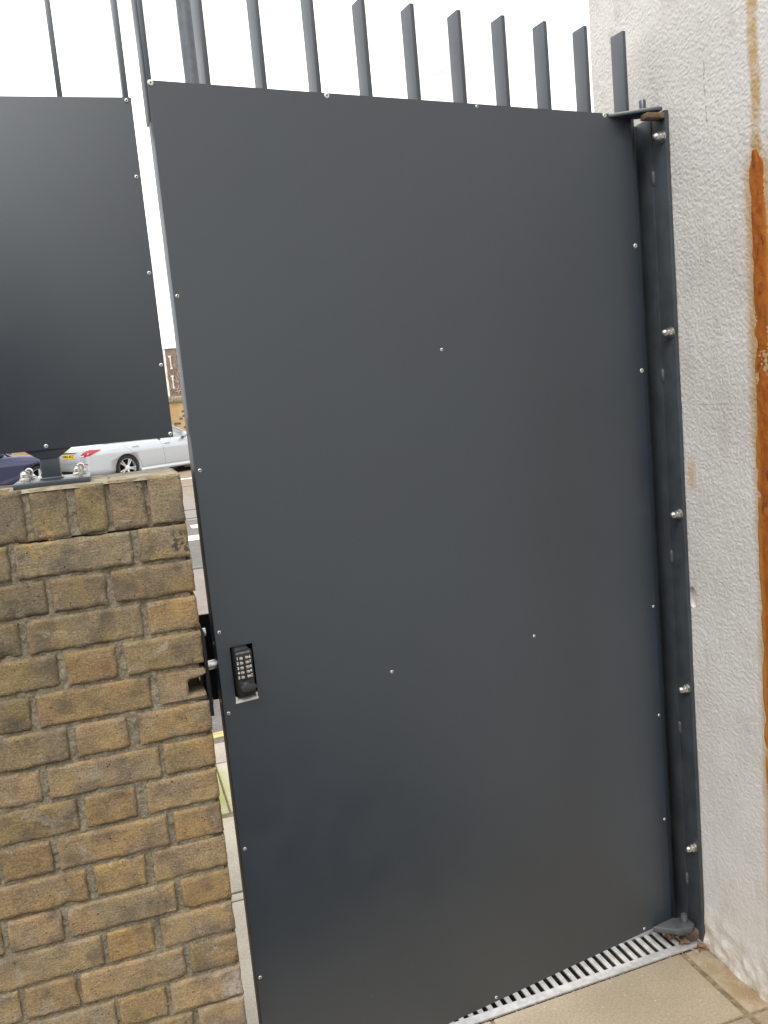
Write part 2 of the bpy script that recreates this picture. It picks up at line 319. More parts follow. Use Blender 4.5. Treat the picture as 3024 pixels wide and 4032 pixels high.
# courtyard bed + slabs
yard = struct(ob('courtyard', MB().add([(-3, -.42, GZ - .004), (1.325, -.42, GZ - .004), (1.325, .192, GZ - .004), (-3, .085, GZ - .004)], [(0, 1, 2, 3)]).mesh('courtyard'), JOINT))
ys = [.150, -.092, -.42]
for j in range(len(ys) - 1):
    y1, y0 = ys[j], ys[j + 1]; xs = [1.234, .634, .034, -.566, -1.166, -1.766]
    for b, a in zip(xs, xs[1:]):
        dy = .012 if j == 0 and a > .5 else 0
        if j == 0:
            ln = lambda x: .163 + (x - .6) * .0297
            ob('paving_slab', MB().prism([(a + .008, y0 + .008), (b - .002, y0 + .008), (b - .002, ln(b)), (a + .008, ln(a))], GZ - .05, GZ).mesh('paving_slab', .003, 2), SLAB, yard)
        else: flag(a + .008, b - .002, y0 + .008, y1 - .002, SLAB, 'paving_slab', yard)
    flag(1.249, 1.314, y0 + .008, y1 - .002 + (.03 if j == 0 else 0), SLAB, 'edging_slab', yard, GZ - .001)

struct(ob('added_tarmac', MB().box(-14, 1.325, -9.4, -.424, GZ - .08, GZ - .003).mesh('added_tarmac'), plain('dark added tarmac', (.055, .055, .058), .9, 0, .25, .25, 20, .6)))  # unseen ground, put in dark to darken the gate's reflection
# ================================================================ BRICK WALL
wall = empty('brick_wall', (-.6, .1075, GZ)); tag(wall, 'weathered yellow brown brick wall with brick on edge coping beside the gate', 'wall')
def brick_mesh(wd, ht, dp, seed, nx, nz, chips=1, bev=.0036):
    X = np.linspace(0, 1, nx); Z = np.linspace(0, 1, nz)
    def sp(t): return t + .10 * np.sin(2 * np.pi * t) * -.55       # finer near the edges
    X = sp(X) * wd; Z = sp(Z) * ht; V = []; F = []
    rr = random.Random(seed); off = Vector((rr.uniform(0, 90), rr.uniform(0, 90), rr.uniform(0, 90)))
    cps = [(rr.choice((0, wd)) if rr.random() < .6 else rr.uniform(0, wd), rr.choice((0, ht)), rr.uniform(.007, .017), rr.uniform(.002, .006)) for _ in range(chips)]
    for z in Z:
        for x in X:
            ex = min(x, wd - x); ez = min(z, ht - z); p = Vector((x, 0, z)) + off
            r = bev * (1.0 + .8 * noise.noise(p * 40)); e = min(ex, ez); y = 0
            if e < r: y += r - math.sqrt(max(0, r * r - (r - e) ** 2))
            y += .0016 * noise.noise(p * 22) + .0010 * noise.noise(p * 75) + .0005 * noise.noise(p * 190)
            for cx, cz, cr_, cd in cps:
                d = math.hypot(x - cx, z - cz) / (cr_ * (1 + .5 * noise.noise(p * 90)))
                if d < 1: y += cd * (1 - d * d)
            dx = dz = 0
            if ex < .006: dx = .0016 * noise.noise(p * 60 + Vector((9, 0, 0))) + .001 * noise.noise(p * 160)
            if ez < .006: dz = .0016 * noise.noise(p * 55 + Vector((0, 0, 31))) + .001 * noise.noise(p * 150)
            V.append((x + dx, y, z + dz))
    idx = lambda i, j: j * nx + i
    for j in range(nz - 1):
        for i in range(nx - 1): F.append((idx(i, j), idx(i + 1, j), idx(i + 1, j + 1), idx(i, j + 1)))
    ring = [idx(i, 0) for i in range(nx)] + [idx(nx - 1, j) for j in range(1, nz)] + [idx(i, nz - 1) for i in range(nx - 2, -1, -1)] + [idx(0, j) for j in range(nz - 2, 0, -1)]
    o = len(V)
    for q in ring: x, y, z = V[q]; V.append((x, dp, z))
    n = len(ring)
    for i in range(n): F.append((ring[(i + 1) % n], ring[i], o + i, o + (i + 1) % n))
    F.append(tuple(o + i for i in range(n)))
    me = bpy.data.meshes.new('brick'); me.from_pydata(V, [], F)
    me.polygons.foreach_set('use_smooth', [True] * len(F)); me.set_sharp_from_angle(angle=rad(50)); return me
LIT = .76
def bcol(c):
    c = tuple(v * .60 + t * .40 for v, t in zip(c, (140, 121, 86))); g = sum(c) / 3; c = tuple(g + (v - g) * .60 for v in c); return tuple(min(.75, v / LIT) for v in lin(c)) + (1,)
PAL = [(150, 122, 84), (140, 112, 76), (158, 126, 84), (128, 106, 76), (160, 132, 98), (148, 112, 66)]
# courses below the coping: (joint edges), colours left to right
ROWS = {1: ([(-.55, -.335), (-.323, -.107), (-.092, .004)], [(124, 108, 78), (130, 116, 92), (140, 118, 80)]),
 2: ([(-.493, -.278), (-.267, -.166), (-.153, .006)], [(108, 94, 70), (118, 98, 74), (126, 102, 74)]),
 3: ([(-.44, -.337), (-.323, -.106), (-.093, .005)], [(94, 82, 62), (128, 107, 76), (148, 118, 74)]),
 4: ([(-.49, -.276), (-.262, -.165), (-.148, .005)], [(124, 104, 70), (146, 108, 60), (140, 114, 76)]),
 5: ([(-.44, -.337), (-.324, -.108)], [(108, 92, 66), (146, 113, 70)]),
 6: ([(-.49, -.277), (-.262, -.162), (-.140, .006)], [(130, 109, 80), (152, 122, 86), (150, 120, 78)]),
 7: ([(-.552, -.339), (-.325, -.109), (-.098, .004)], [(146, 116, 92), (148, 122, 88), (154, 120, 70)]),
 8: ([(-.49, -.279), (-.264, -.165), (-.142, .003)], [(130, 105, 70), (146, 110, 62), (156, 124, 86)]),
 9: ([(-.431, -.337), (-.326, -.110), (-.096, .003)], [(134, 102, 62), (154, 120, 78), (156, 120, 70)]),
 10: ([(-.49, -.282), (-.264, -.164), (-.148, .003)], [(150, 117, 78), (168, 130, 72), (160, 126, 86)]),
 11: ([(-.440, -.339), (-.326, -.112), (-.099, .002)], [(154, 124, 96), (150, 125, 90), (158, 122, 66)]),
 12: ([(-.49, -.270), (-.260, -.166), (-.151, .001)], [(158, 128, 88), (156, 118, 64), (160, 130, 90)]),
 13: ([(-.429, -.329), (-.321, -.111), (-.099, .001)], [(152, 119, 80), (160, 128, 88), (148, 118, 74)]),
 14: ([(-.48, -.263), (-.256, -.159), (-.148, .001)], [(156, 130, 95), (156, 122, 70), (164, 134, 104)]),
 15: ([(-.429, -.329), (-.318, -.111), (-.099, .001)], [(148, 118, 80), (150, 120, 78), (158, 132, 104)])}
Y0 = .0
def put_brick(x0, x1, z0, z1, dp, col, seed, chips=1, name='brick', y=Y0):
    wd, ht = x1 - x0, z1 - z0; me = brick_mesh(wd, ht, dp, seed, max(12, int(wd / .0055)), max(9, int(ht / .0055)), chips)
    o = ob(name, me, BRICK, wall, (x0 + .6, y - .1075 + R_.uniform(-.0015, .0015), z0 - GZ), (0, R_.uniform(-.006, .006), R_.uniform(-.004, .004)))
    o.color = bcol(col); return o
sd = 100
for k in range(1, 19):
    if k in ROWS: br, cols = ROWS[k]
    else:
        br = [(-.49, -.275), (-.263, -.162), (-.150, .001)] if k % 2 == 0 else [(-.429, -.329), (-.318, -.111), (-.099, .001)]; cols = [R_.choice(PAL) for _ in br]
    br = list(br); cols = list(cols); x = br[0][0] - .011; st = (br[0][1] - br[0][0]) < .15
    while x > -1.25:                                # bond carries on to the left, stretcher and header in turn
        wd = .215 if st else .1025; st = not st; br.insert(0, (x - wd, x)); cols.insert(0, R_.choice(PAL)); x -= wd + .011
    for (x0, x1), c in zip(br, cols):
        sd += 1; put_brick(x0, x1, -.075 * k + R_.uniform(-.001, .001), -.075 * k + .0665 + R_.uniform(-.001, .001), .1025, c, sd, 1)
# end header of course 5 with the latch hole broken out of it (built as the three pieces that are left round the hole)
def hole_brick():
    bm = bmesh.new(); V = []
    poly = [(-.093, -.3735), (.000, -.3735), (.003, -.366), (-.034, -.3645), (-.0345, -.3345), (-.026, -.331), (.004, -.3265), (.007, -.3215), (.005, -.312), (-.093, -.3105)]
    fr = [bm.verts.new((x, 0, z)) for x, z in poly]; f = bm.faces.new(fr); g = bmesh.ops.extrude_face_region(bm, geom=[f])
    bmesh.ops.translate(bm, verts=[e for e in g['geom'] if isinstance(e, bmesh.types.BMVert)], vec=(0, .1025, 0)); bmesh.ops.recalc_face_normals(bm, faces=bm.faces)
    bmesh.ops.bevel(bm, geom=[e for e in bm.edges if e.calc_face_angle(0) > .5], offset=.003, segments=2, affect='EDGES')
    bmesh.ops.triangulate(bm, faces=[f for f in bm.faces if len(f.verts) > 4]); bmesh.ops.subdivide_edges(bm, edges=[e for e in bm.edges if e.calc_length() > .012], cuts=2, use_grid_fill=True)
    for v in bm.verts: p = v.co * 1.; v.co += Vector((noise.noise(p * 80), noise.noise(p * 90 + Vector((5, 5, 5))), noise.noise(p * 85 + Vector((9, 1, 2))))) * .0016
    me = bpy.data.meshes.new('brick'); bm.to_mesh(me); bm.free(); me.polygons.foreach_set('use_smooth', [True] * len(me.polygons)); me.set_sharp_from_angle(angle=rad(35)); return me
hb = ob('brick', hole_brick(), BRICK, wall, (.6, -.1075, -GZ)); hb.color = bcol((152, 126, 96)); hb['label'] = 'chipped end brick with a square latch hole cut in it'
ob('mortar_lump', MB().prism([(-.034, -.366), (.002, -.368), (.004, -.381), (-.030, -.3795)], .004, .09, 'y').mesh('mortar_lump', .004, 3), plain('dark bedding mortar', (.15, .13, .11), .95, 0, .1, .3, 60, .8), wall, (.6, -.1075, -GZ))
# coping, bricks on edge
CX = [(-.062, .004), (-.136, -.070), (-.200, -.145), (-.284, -.217), (-.361, -.296)]; CC = [(142, 122, 92), (128, 107, 84), (122, 106, 70), (124, 108, 76), (110, 96, 76)]
x = -.372
while x > -1.25: CX.append((x - .065, x)); CC.append(R_.choice([(120, 104, 76), (112, 98, 74), (130, 110, 82)])); x -= .076
for (x0, x1), c in zip(CX, CC):
    sd += 1; o = put_brick(x0, x1, -.004 + R_.uniform(-.001, .001), .0935 + R_.uniform(-.002, .0015), .215, c, sd, 2, 'coping_brick')
# mortar: recessed uneven sheet over the face, solid core behind
H, Wd = 560, 500; zz = np.linspace(GZ, .088, H); xx = np.linspace(-1.25, -.006, Wd)
Yd = .0058 + .0038 * (vnoise((H, Wd), (9, 7), 1) - .5) + .0028 * (vnoise((H, Wd), 3, 2) - .5) + .007 * np.clip(vnoise((H, Wd), (12, 20), 3) - .55, 0, 1)
P = np.stack([np.broadcast_to(xx, (H, Wd)), Yd, np.broadcast_to(zz[:, None], (H, Wd))], -1); P[:, -6:, 1] += np.linspace(0, .004, 6)
ck = (np.abs(P[..., 2] + .0095 + .006 * (vnoise((H, Wd), (60, 14), 77) - .5)) < .0016) & (P[..., 0] > -.30); P[ck, 1] = .03
hm = (P[..., 0] > -.040) & (P[..., 2] < -.328) & (P[..., 2] > -.372); P[hm, 1] = .075
me = grid_mesh('mortar', P); ob('mortar', me, MORTAR, wall, (.6, -.1075, -GZ))
ob('wall_core', MB().box(-1.25, -.004, .085, .207, GZ, .087).mesh('wall_core'), MORTAR, wall, (.6, -.1075, -GZ))
top = MB()
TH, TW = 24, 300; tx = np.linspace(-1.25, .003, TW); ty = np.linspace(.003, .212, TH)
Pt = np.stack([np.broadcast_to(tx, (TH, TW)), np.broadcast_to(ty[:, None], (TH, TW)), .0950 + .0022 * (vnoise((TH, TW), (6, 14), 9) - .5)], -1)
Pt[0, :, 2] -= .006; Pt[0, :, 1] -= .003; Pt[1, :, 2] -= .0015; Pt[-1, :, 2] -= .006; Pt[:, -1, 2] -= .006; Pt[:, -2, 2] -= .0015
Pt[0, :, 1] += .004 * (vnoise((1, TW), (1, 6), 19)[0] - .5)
CAPM = plain('worn coping bed with sky tone', (.36, .32, .235), .95, 0, .15, .25, 35, .7); ob('coping_bed', grid_mesh('coping_bed', Pt), CAPM, wall, (.6, -.1075, -GZ))  # worn cement skim; sky brightness on the top also put into its pale colour

# ================================================================ RENDERED WALL (right)
WX = 1.32; YE = .528
rw = empty('rendered_wall', (WX + .15, -1.5, GZ)); tag(rw, 'white painted roughcast wall with a rusty streak, hinge side of the gate', 'wall')
h_, w_ = 1500, 440; yy = np.linspace(-.30, YE, w_); zz = np.linspace(GZ - .01, 1.34, h_)
n1 = vnoise((h_, w_), 2.5, 21); n2 = vnoise((h_, w_), (3.6, 3.0), 22); n3 = vnoise((h_, w_), 10, 23); n4 = vnoise((h_, w_), (90, 80), 24)
lump = np.clip(1 - np.abs(n2 - .5) * 5, 0, 1); D = .00075 * (n1 - .5) * 2 + .00025 * lump * n1 + .0002 * (n3 - .5) * 2 + .005 * (n4 - .5)
low = np.clip((zz + .2) / -1.2, 0, 1)[:, None]; D = D * (1 - .25 * low)
foot = np.clip((-1.30 - zz) / .12, 0, 1)[:, None]; D = D + foot * .006 * vnoise((h_, w_), 16, 31) * 2
endr = np.clip((yy - (YE - .012)) / .012, 0, 1)[None, :]; D = D - .012 * endr ** 2 - endr * .006 * vnoise((h_, w_), 6, 32)
# chipped patch beside the hinge plate, where the render has fallen out
ch = np.clip(1 - np.hypot((yy[None, :] - .170 + .008 * (n3 - .5)) / .015, (zz[:, None] + .408) / .028), 0, 1); D = D - .035 * np.clip(ch * 3, 0, 1)
crk = np.clip(1 - np.abs(yy[None, :] - (.06 + .03 * np.sin(zz[:, None] * 13) + .025 * (vnoise((h_, 1), 20, 41) - .5))) / .004, 0, 1) * np.clip((zz[:, None] - .70) * 20, 0, 1) * np.clip((.92 - zz[:, None]) * 20, 0, 1); D = D - .0 * crk
P = np.stack([WX - D, np.broadcast_to(yy, (h_, w_)), np.broadcast_to(zz[:, None], (h_, w_))], -1)[:, ::-1]
ob('render_face', grid_mesh('render_face', P), STUCCO, rw, (-WX - .15, 1.5, -GZ))
m = MB().box(WX + .012, WX + 3.2, -4.0, YE - .006, GZ - .05, 3.6); ob('wall_body', m.mesh('wall_body'), STUCCO, rw, (-WX - .15, 1.5, -GZ))
m = MB().box(WX + .0005, WX + .02, -4.0, -.298, GZ - .05, 3.6).box(WX + .0005, WX + .02, -.30, YE - .004, 1.338, 3.6); ob('upper_render', m.mesh('upper_render'), STUCCO, rw, (-WX - .15, 1.5, -GZ))
# rusted steel strip showing through the paint
H2, W2 = 420, 16; z2 = np.linspace(GZ, .672, H2); t2 = np.linspace(0, 1, W2)
lf = -.092 - .012 * np.clip(z2 / .6, 0, 1) + .007 * (vnoise((H2, 1), 12, 51)[:, 0] - .5) + .008 * (vnoise((H2, 1), 50, 53)[:, 0] - .5); rt = -.163 + .012 * np.clip((z2 - .1) / .5, 0, 1) + .006 * (vnoise((H2, 1), 16, 52)[:, 0] - .5)
tp = np.clip((.672 - z2) / .035, 0, 1); lf = lf - (1 - tp) * .012; rt = rt + (1 - tp) * .022
Yg = lf[:, None] * (1 - t2) + rt[:, None] * t2; bul = .0045 * np.sqrt(np.clip(1 - (2 * t2 - 1) ** 2, 0, 1)) + .0035 * (vnoise((H2, W2), (5, 3), 54) - .5)
P = np.stack([WX - bul[:, :] + .0015, Yg, np.broadcast_to(z2[:, None], (H2, W2))], -1)
o = ob('rust_strip', grid_mesh('rust_strip', P), RUST, rw, (-WX - .15, 1.5, -GZ)); o['label'] = 'orange rusted steel strip breaking through the white render'

# ================================================================ GATE
GYAW = .1601; GX, GY_ = .0374, .05
gate = empty('gate', (GX, GY_, GZ + .06), GYAW); tag(gate, 'anthracite sheet metal gate with flat bar pickets and keypad lock, standing ajar', 'gate')
ZB = GZ + .06; gz = -ZB
def gp(name, mb, mat=PAINT, parent=gate, bevel=0, seg=2, smooth=None, **kw):
    o = ob(name, mb.mesh(name, bevel, seg, smooth), mat, parent)
    if parent is gate: o.location = (0, 0, gz)
    return o
GW, GT, GB = 1.235, .8608, -1.3797
ca = (.0283, .0790, -.4160, -.2940)             # cut-out for the lock
def sheet(n0, n1):
    m = MB(); xs = [0, ca[0], ca[1], GW]; zs = [GB, ca[2], ca[3], GT]
    ring = []
    for n in (n0, n1): m.v += [(x, n, z) for z in zs for x in xs]
    I = lambda i, j, k: k * 16 + j * 4 + i
    for j in range(3):
        for i in range(3):
            if (i, j) == (1, 1): continue
            m.f.append((I(i, j, 0), I(i + 1, j, 0), I(i + 1, j + 1, 0), I(i, j + 1, 0))); m.f.append((I(i, j, 1), I(i, j + 1, 1), I(i + 1, j + 1, 1), I(i + 1, j, 1)))
    for a, b in [((i, 0), (i + 1, 0)) for i in range(3)] + [((i + 1, 3), (i, 3)) for i in range(3)] + [((3, i), (3, i + 1)) for i in range(3)] + [((0, i + 1), (0, i)) for i in range(3)] + [((2, 1), (1, 1)), ((1, 2), (2, 2)), ((1, 1), (1, 2)), ((2, 2), (2, 1))]:
        m.f.append((I(*b, 0), I(*a, 0), I(*a, 1), I(*b, 1)))
    return m
gp('front_sheet', sheet(0, .003))
def rbox(x0, x1, y0, y1, z0, z1): return MB().box(x0, x1, y0, y1, z0, z1)
# frame of box section behind the sheet
gp('stile', rbox(.0005, .0275, .0032, .036, GB, GT - .004), bevel=.003)
gp('stile', rbox(1.19, 1.250, .0040, .050, GB - .002, GT - .002), bevel=.0022, seg=2)
gp('rail', rbox(.028, 1.189, .0034, .036, GT - .05, GT - .003), bevel=.003); gp('rail', rbox(.028, 1.189, .0034, .036, GB + .002, GB + .05), bevel=.003); gp('rail', rbox(.085, 1.189, .0034, .036, -.46, -.41), bevel=.003); gp('rail', rbox(.028, 1.189, .0034, .036, .28, .33), bevel=.003)
pu = [.0049, .1242, .2458, .3680, .4910, .6142, .7378, .8600, .9825, 1.1062, 1.2310]
pk = MB().box(-.0053, .0053, .0, .045, -.28, 0).mesh('picket', .0012, 2)
for i, u in enumerate(pu):
    ob('picket', pk, PAINT, gate, (u + R_.uniform(-.0006, .0006), .0036 + .0006, 1.0672 + gz + R_.uniform(-.001, .001)))
# cap-head security screws
def screw_mesh(r):
    return MB().lathe([(r, .0), (r, -.0006), (r * .82, -.0016), (r * .5, -.0019), (r * .46, -.0014), (.0, -.0014)], (0, 1, 0), (0, 0, 0), 16).mesh('screw', 0, 2, 50)
SCR = screw_mesh(.0040); SCRB = screw_mesh(.0062); SOC = MB().lathe([(.0016, -.0001), (.0016, -.0004), (0, -.0004)], (0, 1, 0), (0, 0, 0), 6).mesh('socket')
def screw(par, x, y, z, zoff, big=False):
    s_ = ob('screw', SCRB if big else SCR, ZSCREW, par, (x, y, z + zoff), (0, R_.uniform(0, 6), 0)); q = ob('socket', SOC, SOCKET, s_, (0, -.0014, 0)); return s_
for u, z, b in [(.006, .8555, 1), (.3819, .8551, 1), (.7643, .8552, 0), (1.1483, .8557, 1), (.0075, .4465, 0), (.0105, .0914, 0), (.0097, -.256, 0), (.0088, -.4361, 0), (.0083, -.749, 0), (.0074, -1.0588, 0), (1.2285, .534, 1), (1.2284, .2099, 1), (1.2265, -.4375, 0), (1.2265, -.7521, 0), (1.2267, -1.0644, 0), (.6155, .3025, 0), (.8202, -.4359, 0), (.4076, -.4354, 0), (.04, -1.362, 0), (.62, -1.368, 0), (1.13, -1.368, 0)]:
    screw(gate, u, -.0002, z, gz, b)
# hinge lugs on the gate with pins through them
lug = [(1.160, -.0005), (1.226, -.056), (1.258, -.078), (1.270, -.076), (1.270, -.018), (1.250, -.0005)]
gp('hinge_lug', MB().prism(lug, .8505, .8600), bevel=.0015)
gp('hinge_lug', MB().prism([(1.160, -.0005), (1.208, -.054), (1.250, -.066), (1.268, -.056), (1.270, -.024), (1.236, -.0005)], -1.391, -1.373), DUSTY, bevel=.003, seg=3)
gp('hinge_pin', MB().lathe([(.0, 0), (.0085, 0), (.0085, .0255), (.0075, .027), (0, .027)], (0, 0, 1), (1.244, -.034, .8595), 20), smooth=40)
gp('hinge_pin', MB().lathe([(.0, 0), (.0092, 0), (.0092, .021), (.0075, .0235), (0, .0235)], (0, 0, 1), (1.250, -.034, -1.3735), 20), DUSTY, smooth=40)
# lock: body in its recess, keys, lettering, turn knob
rec = gp('lock_recess', MB().box(ca[0] - .001, ca[1] + .001, .045, .048, ca[2] - .002, ca[3] + .002).box(ca[0] - .0025, ca[0] - .0006, .0032, .046, ca[2], ca[3]).box(ca[1] + .0006, ca[1] + .0025, .0032, .046, ca[2], ca[3]).box(ca[0], ca[1], .0032, .046, ca[3] + .0006, ca[3] + .0025), DARK)
gp('recess_sill', MB().box(ca[0] - .0006, ca[1] + .0006, -.0006, .045, ca[2] - .004, ca[2] + .0015).box(ca[0] + .0004, ca[0] + .005, -.0005, .044, ca[2], ca[2] + .0085).box(ca[1] - .0045, ca[1] - .0004, -.0005, .044, ca[2], ca[2] + .011), WHITEPL, bevel=.0007)
LU0, LU1, LZ0, LZ1 = .0318, .0712, -.4045, -.2950
lock = ob('keypad_lock', None, None, gate, (0, 0, gz)) if False else None
lb = MB().prism([(LU0, LZ0 + .006), (LU0 + .006, LZ0), (LU1 - .006, LZ0), (LU1, LZ0 + .006), (LU1, LZ1 - .009), (LU1 - .009, LZ1), (LU0 + .005, LZ1), (LU0, LZ1 - .007)], -.0165, .040, 'y')
lock = gp('keypad_lock', lb, BLACKPL, bevel=.0032, seg=3, smooth=35); lock['label'] = 'black push button keypad lock with turn knob'
NF = -.0165
def lk(name, mb, mat, bevel=0, seg=2, smooth=None): return ob(name, mb.mesh(name, bevel, seg, smooth), mat, lock)
key = MB().prism([(-.0038, -.0018), (-.0025, -.0031), (.0025, -.0031), (.0038, -.0018), (.0038, .0018), (.0025, .0031), (-.0025, .0031), (-.0038, .0018)], -.0042, .001, 'y').mesh('key', .0009, 2)
KZ = [-.3175, -.3278, -.3385, -.3488, -.3592]
for i, z in enumerate(KZ):
    for u, t, tu in ((.0449, '12345'[i], .0372), (.0577, '6789C'[i], .0648)):
        ob('key', key, KEYM, lock, (u, NF, z))
        o = ob('digit', text_mesh(t, .0084, .0002, .00022), WHITEINK, lock, (tu, NF - .0003, z), (rad(90), 0, 0))
ob('brand_lettering', text_mesh('GATEMASTER', .0052, .0002, .0001), GREYINK, lock, (.0507, NF - .0003, -.3062), (rad(90), 0, 0))
lk('lower_cover', MB().prism([(LU0 + .003, LZ0 + .004), (LU1 - .003, LZ0 + .004), (LU1 - .003, -.3675), (LU0 + .003, -.3690)], NF - .0012, NF + .002, 'y'), BLACKPL, .001)
KNM = plain('satin black knob', (.040, .041, .044), .45, 0, .5, .15, 150, .1)
lk('knob_boss', MB().lathe([(0, .0), (.0115, 0), (.0105, -.0075), (.008, -.010), (0, -.010)], (0, 1, 0), (.0495, NF - .001, -.3800), 24), KNM, 0, 2, 40)
lk('turn_knob', MB().prism([(.0335, -.3762), (.042, -.3735), (.052, -.3725), (.062, -.3735), (.0685, -.3765), (.0675, -.3835), (.058, -.3875), (.046, -.3880), (.035, -.3850)], NF - .019, NF - .008, 'y'), KNM, .0012, 2)
# latch bolt out of the stile end
gp('latch_bolt', MB().lathe([(0, -.027), (.0080, -.0268), (.0100, -.0250), (.0102, -.006), (.0102, .004), (.0118, .0045), (.0118, .012), (0, .012)], (1, 0, 0), (.0005, .0195, -.3275), 28), STEEL, smooth=45)
for z in (-.283, -.412):
    gp('faceplate_screw', MB().lathe([(0, -.0011), (.0042, -.0006), (.0046, .0004), (0, .0004)], (1, 0, 0), (.0004, .0195, z), 14), STEEL, smooth=40)

# ================================================================ LATCH KEEP on the end of the brick wall
keep = empty('latch_keep', (.006, .09, -.42)); tag(keep, 'black steel latch keep bolted to the end of the brick wall', 'latch keep')
def kp(name, mb, mat=DARK, bevel=0, smooth=None):
    return ob(name, mb.mesh(name, bevel, 2, smooth), mat, keep, (-.006, -.09, .42))
kp('side_plate', MB().prism([(.0055, -.418), (.0125, -.418), (.0125, -.245), (.011, -.236), (.0055, -.232)], .001, .215, 'y'), DARK, .001)
kp('shield_plate', MB().box(.0055, .085, .2155, .2215, -.456, -.2505), DARK, .001)
hexp = lambda r, a0=0: [(r * math.cos(a0 + i * math.pi / 3), r * math.sin(a0 + i * math.pi / 3)) for i in range(6)]
kp('bolt_head', MB().prism([(.050 + a, -.249 + b) for a, b in hexp(.0085, .3)], .0124, .0195, 'x'), ZINC, .0008); kp('bolt_head', MB().prism([(.055 + a, -.404 + b) for a, b in hexp(.0075, .3)], .0124, .0175, 'x'), plain('rusty bolt', (.30, .20, .13), .7, .3, .4, .3, 90, .3), .0008)

# ================================================================ HINGE PLATE on the rendered wall
hp = empty('hinge_post', (WX - .006, .24, GZ)); tag(hp, 'tall anthracite hinge plate bolted to the white rendered wall', 'hinge post')
HPM = plain('lightened anthracite coat', (.048, .058, .068), .48, 0, .5, .2, 18, .1)  # anthracite paint lightened: brightness its reflection lacks is put into the base colour
def hh(name, mb, mat=HPM, bevel=0, smooth=None, seg=2): return ob(name, mb.mesh(name, bevel, seg, smooth), mat, hp, (-(WX - .006), -.24, -GZ))
hh('wall_plate', MB().box(WX - .012, WX - .0015, .176, .300, -1.424, .852), bevel=.0012)
hh('box_upright', MB().box(WX - .0145, WX - .0122, .2345, .298, -1.424, .846), bevel=.0008)
for y, z in [(.2342, .70), (.2342, .191), (.2342, -.303), (.2342, -.797), (.2342, -1.257)]:
    hh('weld_bead', MB().lathe([(0, -.020), (.003, -.018), (.0052, -.008), (.0055, .008), (.004, .017), (0, .019)], (0, 0, 1), (WX - .0125, y, z), 10), DUSTY, smooth=60)
hh('gap_blocker', MB().box(1.205, WX - .0018, .3003, .311, -1.424, .8495), bevel=.001)  # added plate behind the gate, blocks the light through the hinge gap
hh('hinge_bracket', MB().box(WX - .064, WX - .0122, .176, .206, .833, .8465), TAN, .0012); hh('hinge_bracket', MB().box(WX - .040, WX - .0122, .190, .2338, -1.420, -1.394), RUSTP, .002)
def cap_nut(d):      # built along +Z
    m = MB().lathe([(0, 0), (.0150, 0), (.0150, .0022), (0, .0022)], (0, 0, 1), (0, 0, 0), 24); me1 = m.mesh('washer', 0, 2, 40)
    nb = MB().prism(hexp(.0125), .0022, .0115).mesh('hex', .0009, 2)
    dm = MB().lathe([(.0098, .0112), (.0098, .0185)] + [(.0098 * math.cos(t), .0185 + .0098 * math.sin(t)) for t in np.linspace(.15, 1.5, 7)], (0, 0, 1), (0, 0, 0), 20).mesh('dome', 0, 2, 50)
    return me1, nb, dm
WSH, HEX, DOM = cap_nut(1)
def nut(par, loc, rot, s=1., mat=ZINC):
    n_ = ob('cap_nut', HEX, mat, par, loc, rot); n_.scale = (s, s, s); ob('dome', DOM, mat, n_); ob('washer', WSH, mat, n_); return n_
for y, z in [(.190, .791), (.192, .302), (.192, -.180), (.194, -.670), (.196, -1.142)]:
    nut(hp, (WX - .012 - (WX - .006), y - .24, z - GZ), (R_.uniform(0, 6) * 0, -math.pi / 2, 0) if True else 0, 1.0, STEEL if z > .7 else ZINC)

# ================================================================ FENCE on the wall
fen = empty('fence_panel', (-.241, .102, .0945)); tag(fen, 'anthracite sheet and picket fence panel bolted on top of the brick wall', 'fence')
fz = -.0945
def fp(name, mb, mat=PAINT, bevel=0, smooth=None, seg=2): return ob(name, mb.mesh(name, bevel, seg, smooth), mat, fen, (.241, -.102, fz))
fp('front_sheet', MB().box(-1.22, .0044, .072, .075, .1654, .8353), bevel=.0004)
fp('rail', MB().box(-1.22, .0036, .0752, .112, .168, .205), bevel=.002); fp('rail', MB().box(-1.22, .0036, .0752, .112, .78, .832), bevel=.002)
x = -.0045; pk2 = MB().box(-.0052, .0052, 0, .045, -.29, 0).mesh('picket', .0012, 2)
while x > -1.2: ob('picket', pk2, PAINT, fen, (x + .241, .0758 - .102, 1.071 + fz)); x -= .1236
fp('post', MB().box(-.2605, -.2235, .0825, .1225, .1055, .167), bevel=.003)
fp('post_bracket', MB().prism([(-.286, .1655), (-.196, .1655), (-.2225, .148), (-.2615, .148)], .079, .126, 'y'), bevel=.0015)
fp('weld_fillet', MB().prism([(-.266, .1055), (-.218, .1055), (-.2225, .110), (-.2615, .110)], .078, .127, 'y'), bevel=.001)
fp('base_plate', MB().box(-.3115, -.1685, .030, .182, .0952, .1055), bevel=.0012)
for x_, y_ in [(-.289, .052), (-.191, .057), (-.289, .158), (-.187, .160)]:
    nut(fen, (x_ + .241, y_ - .102, .1055 + fz), (0, 0, R_.uniform(0, 1)), .84, ZINC)
for x_, z_ in [(-.0050, .8290), (-.0042, .6844), (-.0030, .4974), (-.002, .3135), (-.001, .1725), (-.2433, .1725), (-.62, .1725), (-.40, .8290), (-.8, .829), (-1.0, .1725)]:
    s_ = screw(fen, x_ + .241, .0718 - .102, z_, fz)

